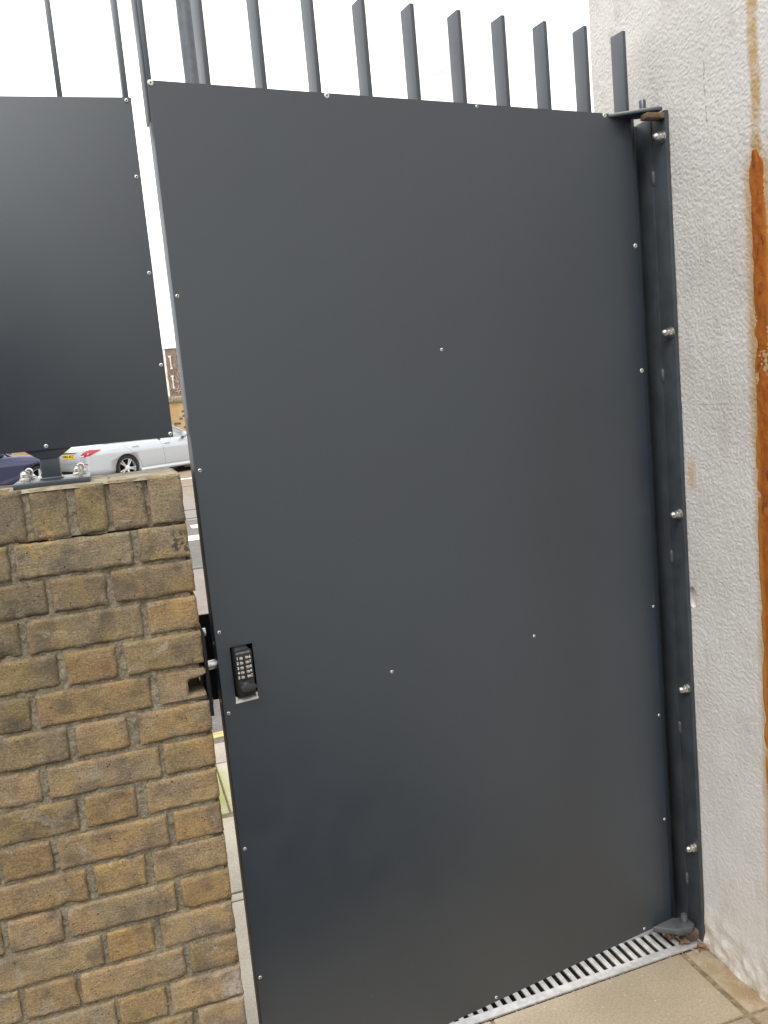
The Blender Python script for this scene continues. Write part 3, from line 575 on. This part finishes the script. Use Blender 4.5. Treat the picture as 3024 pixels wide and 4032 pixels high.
# ================================================================ DRAIN CHANNEL
dr = empty('drain_channel', (.60, .167, GZ), rad(1.7)); tag(dr, 'slotted galvanised drain channel grating under the gate', 'drain')
def dp(name, mb, mat=GALV, bevel=0, parent=dr): return ob(name, mb.mesh(name, bevel, 2), mat, parent)
dp('grating_rim', MB().box(-.62, .712, .002, .030, -.004, .0015), bevel=.0008); dp('grating_rim', MB().box(-.62, .712, .108, .135, -.004, .0015), bevel=.0008)
dp('grating_rim', MB().box(.672, .712, .0305, .1075, -.004, .0013), bevel=.0006)
bar = MB().box(-.0072, .0072, .0295, .1085, -.0045, .0012).mesh('bar', .0007, 2)
for i in range(45): ob('bar', bar, GALV, dr, (.6565 - .02872 * i, 0, 0))
studs = MB()
for i in range(45):
    for y in (.050, .072, .094): studs.lathe([(.0017, .0010), (.0012, .0022), (0, .0024)], (0, 0, 1), (.6565 - .02872 * i + (.003 if y == .072 else -.003), y, 0), 7)
    studs.lathe([(.0017, .0012), (.0012, .0025), (0, .0027)], (0, 0, 1), (.642 - .02872 * i, .016, 0), 7)
o = dp('grip_studs', studs); o['kind'] = 'stuff'
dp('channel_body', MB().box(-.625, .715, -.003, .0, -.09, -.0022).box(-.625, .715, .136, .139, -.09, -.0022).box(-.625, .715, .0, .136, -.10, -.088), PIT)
# dead leaves and grit blown into the corner
def leaf_mesh(seed):
    r = random.Random(seed); m = MB(); n = 7; V = []
    for i in range(n):
        t = i / (n - 1); wd = .0065 * math.sin(math.pi * min(1, t * .92 + .05)) ** .8; c = .006 * math.sin(t * 2.6 + r.random()); z = .004 + c * .8 + r.uniform(0, .001)
        V += [(t * .034, -wd, z + wd * .7), (t * .034, 0, z), (t * .034, wd, z + wd * .5)]
    F = [(3 * i + j, 3 * i + 3 + j, 3 * i + 4 + j, 3 * i + 1 + j) for i in range(n - 1) for j in (0, 1)]
    o = len(V); V += [(a, b, c - .0006) for a, b, c in V]; F += [tuple(q + o for q in f[::-1]) for f in F]
    me = bpy.data.meshes.new('dry_leaf'); me.from_pydata(V, [], F); me.polygons.foreach_set('use_smooth', [True] * len(F)); return me
LV = [(1.262, .222, .4), (1.243, .232, 1.9), (1.285, .200, 2.6), (1.292, .178, 5.4), (1.272, .243, 3.5), (1.255, .205, .9), (1.300, .190, 4.2)]
for i, (x_, y_, a) in enumerate(LV):
    o = ob('dry_leaf', leaf_mesh(i), LEAFM, None, (x_, y_, GZ + .002), (R_.uniform(-.3, .3), R_.uniform(-.2, .2), a)); tag(o, 'curled brown dead leaf in the corner by the lower hinge', 'leaf', 'dead leaves by the lower hinge')
g = MB()
for i in range(520):
    t = R_.random()
    if t < .45: x_ = 1.316 - abs(R_.gauss(0, .022)); y_ = R_.uniform(-.35, .19)
    elif t < .8: x_ = R_.uniform(.3, 1.3); y_ = .172 + (x_ - .6) * .0175 + R_.gauss(-.004, .004)
    else: x_ = R_.uniform(1.18, 1.31); y_ = R_.uniform(.10, .21)
    s_ = R_.choice((.0009, .0012, .0016, .0024)); z_ = GZ + s_ * .4; c = [(x_ + R_.uniform(-s_, s_), y_ + R_.uniform(-s_, s_), z_ + d) for d in (-s_, s_ * .8, 0, 0)]
    g.add([(x_ - s_, y_ - s_ * .7, z_ - s_), (x_ + s_, y_ - s_, z_ - s_), (x_, y_ + s_, z_ - s_), (x_ + s_ * .2, y_, z_ + s_)], [(0, 1, 2), (0, 1, 3), (1, 2, 3), (2, 0, 3)])
o = ob('grit', g.mesh('grit'), GRITM); o['kind'] = 'stuff'; o['label'] = 'loose grit and crumbs along the foot of the wall and grating'

# ================================================================ STREET SIGN POST seen over the gate
spm = plain('grey post paint', (.10, .115, .135), .45, 0, .5, .12, 30)
sp_ = MB().lathe([(0, 0), (.031, 0), (.031, 4.0), (.028, 4.02), (0, 4.025)], (0, 0, 1), (0, 0, 0), 28).mesh('sign_post', 0, 2, 40)
o = empty('sign_post', (.375, 1.87, GZ)); tag(o, 'round grey steel street post rising behind the gate pickets', 'post'); ob('shaft', sp_, spm, o)
ob('ground_collar', MB().lathe([(0, 0), (.05, 0), (.05, .03), (.04, .045), (0, .045)], (0, 0, 1), (0, 0, 0), 20).mesh('ground_collar', 0, 2, 40), spm, o)

# ================================================================ ACROSS THE ROAD: yellow brick wall and brown gable
FY = 27.5
def m_far(name, a, b, mort, sc_=1.):
    k = NT(name); x = k.xyz(); cb = k.n('ShaderNodeCombineXYZ'); k.l(x[0], cb.inputs[0]); k.l(x[2], cb.inputs[1])
    t = k.n('ShaderNodeTexBrick'); t.inputs['Scale'].default_value = 1; t.inputs['Brick Width'].default_value = .225; t.inputs['Row Height'].default_value = .075; t.inputs['Mortar Size'].default_value = .006
    t.inputs['Color1'].default_value = (*a, 1); t.inputs['Color2'].default_value = (*b, 1); t.inputs['Mortar'].default_value = (*mort, 1); k.l(cb.outputs[0], t.inputs['Vector'])
    c = k.mix(k.ramp(k.noise(1.3, 5, .6), .3, .7), k.mix(1, t.outputs[0], (.75, .72, .7), 'MULTIPLY'), t.outputs[0]); c = k.mix(k.ramp(k.noise(9, 4), .3, .75, 0, .5), c, tuple(v * 1.25 for v in a))
    k.set('Base Color', c); k.set('Roughness', .9); k.bump(t.outputs['Fac'], -.4, .01); return k.m
FBR = m_far('yellow stock brickwork', (.46, .31, .13), (.52, .37, .18), (.40, .33, .22)); BRN = plain('brown painted gable', (.235, .165, .135), .9, 0, .2, .18, 6, .3)
yw = empty('street_wall', (0, FY + .2, RZ)); tag(yw, 'yellow brick boundary wall with stone coping behind the parked cars', 'wall')
ob('brickwork', MB().box(-14, 12, FY, FY + .33, RZ, .50).mesh('brickwork'), FBR, yw, (0, -FY - .2, -RZ))
CST = plain('weathered coping stone', (.33, .29, .20), .9, 0, .2, .25, 12, .5); m_ = MB().box(0, .895, FY - .05, FY + .38, .50, .70).mesh('coping_stone', .015, 2)
for i in range(28): ob('coping_stone', m_, CST, yw, (-13.5 + .9 * i, -FY - .2, -RZ + R_.uniform(-.006, .006)))
CRB = MB().box(-.03, .03, FY - .085, FY - .045, .52, .64).mesh('dentil_brick', .004, 1)
for i in range(14): ob('dentil_brick', CRB, CST, yw, (1.6 + .085 * i, -FY - .2, -RZ + .02))
FD = plain('burnt header', (.10, .085, .07), .8, 0, .3, .3, 20); d1 = MB().box(-.105, .105, FY - .008, FY + .05, -.03, .03).mesh('burnt_brick', .004, 1); d2 = MB().box(-.05, .05, FY - .008, FY + .05, -.03, .03).mesh('burnt_brick', .004, 1)
for x_, z_, l_ in [(2.11, -.18, 1), (2.24, -.03, 0), (2.34, .20, 0), (2.35, -.32, 0), (2.02, -.26, 0), (2.4, .05, 1), (1.75, .1, 0), (1.5, -.3, 0), (-2.2, -.55, 0), (-3.1, -.6, 1), (-2.7, -.44, 0)]:
    ob('burnt_brick', d1 if l_ else d2, FD, yw, (x_, -FY - .2, z_ - RZ))
gb = empty('gable_building', (4.5, FY + 2.4, RZ)); tag(gb, 'brown painted gable with white edge trim and bare creeper behind the yellow wall', 'building')
def gbp(n, m, mat, bev=0): return ob(n, m.mesh(n, bev, 1), mat, gb, (-4.5, -FY - 2.4, -RZ))
gbp('wall', MB().box(1.985, 9.0, FY + .4, FY + 4.4, RZ, 2.24), BRN)
gbp('edge_trim', MB().box(1.86, 2.02, FY + .385, FY + .6, .72, 2.27), plain('white trim', (.78, .77, .73), .7, 0, .3, .1, 10))
gbp('parapet', MB().box(1.985, 9.05, FY + .37, FY + .75, 2.2405, 2.275), plain('grey parapet', (.34, .32, .29), .8, 0, .2, .2, 9), .01)
WTR = plain('white wall tie', (.74, .72, .68), .6, 0, .3, .15, 20)
for z0, z1 in ((1.62, 2.0), (.99, 1.36)):
    t_ = gbp('wall_tie', MB().tube([(2.16, FY + .385, z1), (2.165, FY + .385, z0)], .022, 8).box(2.11, 2.20, FY + .36, FY + .42, z1 - .03, z1 + .03).box(2.13, 2.20, FY + .36, FY + .42, z0 - .03, z0 + .03), WTR, .004)
VINE = plain('bare creeper stem', (.40, .32, .24), .9, 0, .2, .3, 14)
for i in range(16):
    r = random.Random(40 + i); x_, z_ = r.uniform(2.02, 2.7), r.uniform(.72, 1.0) if i % 2 else r.uniform(1.0, 2.1); pts = []; a = r.uniform(.6, 2.5)
    for j in range(9): pts.append((x_, FY + .388 - r.uniform(0, .01), z_)); a += r.uniform(-.6, .6); x_ = max(2.0, x_ + .11 * math.cos(a)); z_ = min(2.2, z_ + .11 * abs(math.sin(a)))
    gbp('creeper_stem', MB().tube(pts, [.014 - .0011 * j for j in range(9)], 5), VINE)
for x_ in (2.05, 2.16, 2.27): gbp('twig', MB().tube([(x_, FY + .5, 2.25), (x_ + .02, FY + .5, 2.35), (x_ - .01, FY + .5, 2.43)], [.008, .006, .003], 5), VINE)

# ================================================================ UNSEEN HOUSE, form guessed, added for the gate's dark reflection
DBR = m_far('dark red brickwork', (.15, .075, .05), (.19, .10, .065), (.16, .13, .10))
ho = empty('house', (-6, -11.5, GZ)); tag(ho, 'unseen dark brick house across the yard, added for the gate reflection', 'house')
def hs(n, m, mat, bev=0): return ob(n, m.mesh(n, bev, 1), mat, ho, (6, 11.5, -GZ))
hs('wall', MB().box(-15, 1.30, -13.5, -9.6, GZ - .1, 3.2), DBR); hs('parapet', MB().box(-15.1, 1.36, -13.6, -9.52, 3.2005, 3.32), CST, .01)
for x in (-12.5, -9.6, -5.2, -2.3):
    f_ = hs('window', MB().box(x, x + 1.3, -9.62, -9.57, -.45, 1.0), plain('white sash', (.6, .6, .58), .5), .006)
    for q in (0, 1): ob('pane', MB().box(x + .07 + q * .6, x + .63 + q * .6, -9.575, -9.56, -.38, .93).mesh('pane'), plain('window glass', (.03, .035, .04), .06, 0, .6), f_)
d_ = hs('door', MB().box(-7.3, -6.4, -9.62, -9.56, GZ, .65), plain('dark green door', (.03, .06, .05), .4), .01); ob('door_handle', MB().lathe([(0, 0), (.03, 0), (.03, .04), (0, .05)], (0, 1, 0), (-6.5, -9.56, -.4), 12).mesh('door_handle', 0, 2, 40), CHROMEK, d_)
# ================================================================ PARKED CARS
TYRE = plain('tyre rubber', (.022, .022, .023), .8, 0, .3, .2, 40); ALLOY = plain('alloy wheel', (.72, .72, .71), .35, .7, .5, .08, 40); WELL = plain('wheel well', (.008, .008, .009), .9, 0, .1, .1)
GLASS = plain('car glass', (.30, .36, .33), .08, 0, .8, .1, 3); CHROME = plain('chrome trim', (.8, .8, .8), .15, 1, .5, .05); BLKT = plain('black trim', (.02, .02, .022), .5, 0, .4, .1); RED = plain('red lens', (.45, .012, .03), .18, 0, .6, .2, 30, 0, .5); LENS = plain('clear lens', (.75, .68, .66), .15, 0, .6, .1)
YPL = plain('yellow number plate', (.85, .58, .02), .45, 0, .4, .05); BLK = plain('black number plate lettering', (.01, .01, .01), .6, 0, .3, .05)
def carpaint(name, c, metal): 
    k = NT(name); k.set('Base Color', k.mix(k.ramp(k.noise(900, 1), .3, .7), tuple(v * .93 for v in c), c)); k.set('Metallic', metal); k.set('Roughness', .32); k.set('Coat Weight', .8); k.set('Coat Roughness', .04); return k.m
def wheel_parts():
    t = MB().lathe([(.25, -.11), (.305, -.112), (.333, -.098), (.340, -.06), (.340, .06), (.333, .098), (.305, .112), (.25, .11), (.25, -.11)], (0, 1, 0), (0, 0, 0), 40, False).mesh('tyre', 0, 2, 35)
    r = MB().lathe([(.262, -.118), (.262, -.100), (.240, -.098), (.230, -.06), (.228, .08), (.255, .09), (.255, -.10)], (0, 1, 0), (0, 0, 0), 40, False).mesh('rim', 0, 2, 35)
    s = MB()
    for i in range(5):
        for d in (-.13, .13):
            a = i * 2 * math.pi / 5 + math.pi / 2; a0 = a + d * 1.5; a1 = a + d; c0 = Vector((math.cos(a0), 0, math.sin(a0))) * .055; c1 = Vector((math.cos(a1), 0, math.sin(a1))) * .250; t_ = (c1 - c0).normalized(); sd_ = Vector((-t_.z, 0, t_.x)) * .0125
            V = [c0 - sd_, c0 + sd_, c1 + sd_, c1 - sd_]; s.add([(v.x, -.112, v.z) for v in V] + [(v.x, -.07, v.z) for v in V], [(0, 1, 2, 3), (7, 6, 5, 4), (0, 4, 5, 1), (1, 5, 6, 2), (2, 6, 7, 3), (3, 7, 4, 0)])
    s.lathe([(0, -.114), (.045, -.114), (.075, -.108), (.078, -.07), (0, -.07)], (0, 1, 0), (0, 0, 0), 20)
    s = s.mesh('spokes', .003, 1); h = MB().lathe([(0, -.03), (.229, -.03), (.229, .0), (0, 0)], (0, 1, 0), (0, 0, 0), 24).mesh('brake_disc'); return t, r, s, h
TY, RI, SPK, BRK = wheel_parts()
def car(name, label, loc, rz, paint, plate=None):
    root = empty(name, loc, rz); tag(root, label, 'car', None)
    st = [(-1.125, .70, .40, .88), (-1.11, .80, .34, .935), (-1.07, .885, .28, .965), (-1.0, .935, .25, .985), (-.85, .975, .23, 1.0), (-.55, 1.0, .22, 1.01), (-.1, 1.005, .20, 1.0), (.4, 1.005, .19, 1.0), (1.0, 1.0, .19, 1.0), (1.6, 1.0, .19, .995), (2.15, 1.0, .20, .985), (2.5, .995, .20, .965), (3.0, .985, .21, .915), (3.35, .96, .22, .875), (3.6, .90, .24, .82), (3.72, .80, .27, .74), (3.78, .66, .34, .62)]
    V = []; F = []; n = 0
    for x, s, zb, zt in st:
        z_ = lambda a: zb + (zt - zb) * a
        half = [(.70 * s, zb), (.845 * s, z_(.03)), (.905 * s, z_(.12)), (.912 * s, z_(.20)), (.922 * s, z_(.42)), (.925 * s, z_(.66)), (.928 * s, z_(.80)), (.912 * s, z_(.835)), (.885 * s, z_(.92)), (.845 * s, z_(.985)), (.78 * s, z_(1.0)), (.42 * s, z_(1.0) + .02), (0, z_(1.0) + .03)]
        sec = [(-a, b) for a, b in half] + [(a, b) for a, b in half[-2::-1]]; n = len(sec); V += [(x, a, b) for a, b in sec]
    for j in range(len(st) - 1):
        for i in range(n): F.append((j * n + i, j * n + (i + 1) % n, (j + 1) * n + (i + 1) % n, (j + 1) * n + i))
    F += [tuple(range(n)), tuple((len(st) - 1) * n + i for i in range(n))[::-1]]
    me = bpy.data.meshes.new('body'); me.from_pydata(V, [], F); bm = bmesh.new(); bm.from_mesh(me); bmesh.ops.recalc_face_normals(bm, faces=bm.faces); bm.to_mesh(me)
    bvh = BVHTree.FromBMesh(bm); bm.free()
    me.polygons.foreach_set('use_smooth', [True] * len(me.polygons)); me.set_sharp_from_angle(angle=rad(50))
    tmp = bpy.data.objects.new('tmp', me); COL.objects.link(tmp); cut = MB()
    for x in (0, 2.94): cut.lathe([(0, -1.2), (.372, -1.2), (.372, -.60), (0, -.60)], (0, 1, 0), (x, 0, .335), 36); cut.lathe([(0, .60), (.372, .60), (.372, 1.2), (0, 1.2)], (0, 1, 0), (x, 0, .335), 36)
    tc_ = bpy.data.objects.new('tmpc', cut.mesh('cut')); COL.objects.link(tc_); md = tmp.modifiers.new('b', 'BOOLEAN'); md.operation = 'DIFFERENCE'; md.object = tc_; md.solver = 'EXACT'
    dg = bpy.context.evaluated_depsgraph_get(); bme = bpy.data.meshes.new_from_object(tmp.evaluated_get(dg)); bpy.data.objects.remove(tmp); bpy.data.objects.remove(tc_)
    bme.materials.clear(); body = ob('body', bme, paint, root)
    def snap(p, off): 
        q, nn, _, _ = bvh.find_nearest(Vector(p)); return q + nn * off
    def patch(name, lo, hi, mat, off=.007, rows=4, sub=5, par=root):
        lo = [Vector(p) for p in lo]; hi = [Vector(p) for p in hi]
        def res(pl):
            o_ = []
            for a, b in zip(pl, pl[1:]): o_ += [a.lerp(b, t / sub) for t in range(sub)]
            return o_ + [pl[-1]]
        L, U = res(lo), res(hi); m = MB(); nn = len(L)
        for k_ in (off, -.01):
            for r in range(rows + 1): m.v += [tuple(snap(a.lerp(b, r / rows), k_)) for a, b in zip(L, U)]
        N = nn * (rows + 1)
        for r in range(rows):
            for i in range(nn - 1): q = (r * nn + i, r * nn + i + 1, (r + 1) * nn + i + 1, (r + 1) * nn + i); m.f.append(q); m.f.append(tuple(v + N for v in q[::-1]))
        bd = list(range(nn)) + [r * nn + nn - 1 for r in range(1, rows + 1)] + [rows * nn + i for i in range(nn - 2, -1, -1)] + [r * nn for r in range(rows - 1, 0, -1)]
        for a, b in zip(bd, bd[1:] + bd[:1]): m.f.append((b, a, a + N, b + N))
        return ob(name, m.mesh(name, 0, 2, 50), mat, par)
    def seam(pts, wd=.006, mat=BLKT, name='shut_line', par=body):
        pts = [Vector(p) for p in pts]; P_ = []
        for a, b in zip(pts, pts[1:]): P_ += [a.lerp(b, t / 6) for t in range(6)]
        P_.append(pts[-1]); m = MB().tube([snap(p, -.001) for p in P_], wd * .5, 5); return ob(name, m.mesh(name), mat, par)
    # greenhouse
    G = [(-.62, .60, .985), (-.05, .64, 1.30), (.45, .62, 1.415), (1.05, .62, 1.445), (1.55, .62, 1.40), (2.30, .66, 1.00)]; m = MB(); V = []
    base = {-.62: (.70, .97), -.05: (.80, .97), .45: (.83, .965), 1.05: (.84, .955), 1.55: (.84, .95), 2.30: (.80, .945)}
    for x, hw, zt in G:
        bw, bz = base[x]; V += [(x, -bw, bz), (x, -(bw * .45 + hw * .55), bz + (zt - bz) * .6), (x, -hw, zt - .035 * (zt > 1.1)), (x, 0, zt + .015), (x, hw, zt - .035 * (zt > 1.1)), (x, bw * .45 + hw * .55, bz + (zt - bz) * .6), (x, bw, bz)]
    m.add(V, [(j * 7 + i, j * 7 + i + 1, (j + 1) * 7 + i + 1, (j + 1) * 7 + i) for j in range(5) for i in range(6)] + [tuple(range(7))[::-1], tuple(range(35, 42)), tuple(k for j in range(6) for k in (j * 7,)) + tuple(j * 7 + 6 for j in range(5, -1, -1))])
    ob('windows', m.mesh('windows', 0, 2, 40), GLASS, root)
    rf = MB(); V = []
    for x, hw, zt in [(-.10, .655, 1.285), (.2, .645, 1.365), (.45, .635, 1.418), (1.05, .635, 1.448), (1.55, .63, 1.405), (1.62, .63, 1.375)]:
        V += [(x, -hw, zt - .06), (x, -hw + .06, zt - .012), (x, 0, zt + .03), (x, hw - .06, zt - .012), (x, hw, zt - .06)]
    rf.add(V, [(j * 5 + i, j * 5 + i + 1, (j + 1) * 5 + i + 1, (j + 1) * 5 + i) for j in range(5) for i in range(4)]); o_ = ob('roof', rf.mesh('roof', 0, 2, 50), paint, root); sm = o_.modifiers.new('t', 'SOLIDIFY'); sm.thickness = .03
    for s in (-1, 1):
        ob('window_pillar', MB().tube([(-.62, s * .70, .975), (-.10, s * .70, 1.24)], .035, 6).mesh('window_pillar', 0, 2, 60), paint, root); ob('window_pillar', MB().tube([(2.30, s * .80, .955), (1.95, s * .745, 1.18), (1.58, s * .655, 1.36)], [.03, .028, .03], 6).mesh('window_pillar', 0, 2, 60), paint, root); ob('window_pillar', MB().tube([(1.14, s * .845, .96), (1.06, s * .65, 1.39)], .04, 6).mesh('window_pillar', 0, 2, 60), BLKT, root)
        m = MB().lathe([(0, 0), (.05, .005), (.078, .05), (.082, .12), (.065, .185), (.02, .20), (0, .2)], (0, s, 0), (0, 0, 0), 14); m.v = [(a * .62, b, c * .95) for a, b, c in m.v]; mi = ob('door_mirror', m.mesh('door_mirror', 0, 2, 60), paint, root, (1.90, s * .885, 1.04)); ob('mirror_base', MB().box(-.045, .055, min(-s * .03, s * .09), max(-s * .03, s * .09), -.085, -.055).mesh('mirror_base', .01), BLKT, mi)
        for x in (0, 2.94):
            w_ = empty('wheel', (0, 0, 0), 0); bpy.data.objects.remove(w_)
            t_ = ob('wheel', TY, TYRE, root, (x, s * .795, .335), (0, R_.uniform(0, .6), 0 if s < 0 else math.pi)); ob('rim', RI, ALLOY, t_); ob('spokes', SPK, ALLOY, t_); ob('brake_disc', BRK, WELL, t_)
        for x in (.30, 1.32):
            c_ = snap((x, s * .95, .895 if x < 1 else .885), .0); ob('door_handle', MB().tube([(x - .11, c_.y + s * .0, c_.z - .004), (x - .06, c_.y + s * .028, c_.z), (x + .07, c_.y + s * .028, c_.z + .003), (x + .11, c_.y, c_.z + .002)], [.009, .014, .014, .009], 8).mesh('door_handle', 0, 2, 60), paint, root)
        seam([(.47, s * .95, .30), (.40, s * .95, .48), (.22, s * .95, .72), (-.04, s * .95, .93)]); seam([(1.20, s * .95, .30), (1.20, s * .95, .6), (1.17, s * .95, .80), (1.11, s * .95, .94)]); seam([(2.28, s * .95, .30), (2.26, s * .95, .7), (2.2, s * .95, .94)])
        ob('side_skirt', MB().prism([(s * .80, .165), (s * .915, .185), (s * .935, .225), (s * .922, .285), (s * .80, .285)], .40, 2.54, 'x').mesh('side_skirt', .008, 2), paint, root)
        patch('tail_light', [(-1.13, s * .50, .735), (-1.08, s * .74, .745), (-.99, s * .90, .79), (-.74, s * .95, .905)], [(-1.13, s * .52, .75), (-1.06, s * .80, .915), (-.96, s * .92, .935), (-.73, s * .95, .918)], RED)
        patch('lamp_strip', [(-1.13, s * .53, .745), (-1.09, s * .70, .755)], [(-1.13, s * .56, .775), (-1.085, s * .72, .79)], LENS, .010, 2)
        patch('bumper_reflector', [(-1.13, s * .50, .545), (-1.05, s * .78, .55)], [(-1.13, s * .50, .565), (-1.05, s * .78, .572)], RED, .005, 1)
        patch('headlight', [(3.70, s * .45, .62), (3.62, s * .75, .63), (3.40, s * .90, .70)], [(3.70, s * .45, .70), (3.60, s * .75, .75), (3.38, s * .90, .76)], LENS)
    seam([(-.52, -.95, .955), (-.50, -.95, .90), (-.44, -.95, .865), (-.20, -.95, .87), (-.17, -.95, .95)], .004, BLKT, 'fuel_flap_line')
    seam([(-1.13, -.72, .93), (-1.14, -.60, .70), (-1.14, -.45, .60), (-1.14, 0, .585), (-1.14, .45, .60), (-1.14, .60, .70), (-1.13, .72, .93)], .006, BLKT, 'boot_line')
    ob('underside', MB().box(-.95, 3.55, -.74, .74, .14, .30).mesh('underside'), WELL, root)
    patch('diffuser', [(-1.14, -.72, .30), (-1.14, 0, .29), (-1.14, .72, .30)], [(-1.14, -.66, .40), (-1.14, 0, .38), (-1.14, .66, .40)], BLKT, .006, 2)
    px = snap((-1.3, 0, .78), 0).x
    ob('boot_trim', MB().box(px - .022, px + .02, -.40, .40, .865, .895).mesh('boot_trim', .006, 2), CHROME, root); ob('plate_shade', MB().box(px - .004, px + .02, -.30, .30, .842, .864).mesh('plate_shade'), BLKT, root)
    np_ = ob('number_plate', MB().box(px - .012, px + .01, -.26, .26, .715, .830).mesh('number_plate', .002, 1), YPL, root)
    if plate: ob('plate_lettering', text_mesh(plate, .105, .001, .0015), BLK, np_, (px - .0135, 0, .7725), (rad(90), 0, rad(-90)))
    return root
SILV = carpaint('silver car paint', (.54, .575, .61), .35); BLUE = carpaint('dark blue car paint', (.014, .02, .075), .3)
hd = rad(33); c1 = car('parked_car', 'silver four door saloon car with a yellow rear number plate, parked across the road', (.288 - .795 * math.sin(hd) * 1.12, 22.203 + .795 * math.cos(hd) * 1.12, RZ), hd, SILV, 'KM66 MXZ')
hb_ = rad(40); fx, fy = -1.86, 21.6
c2 = car('parked_car', 'dark blue car parked behind the rear of the silver saloon', (fx - 2.94 * math.cos(hb_) - .89 * math.sin(hb_), fy - 2.94 * math.sin(hb_) + .89 * math.cos(hb_), RZ), hb_, BLUE)
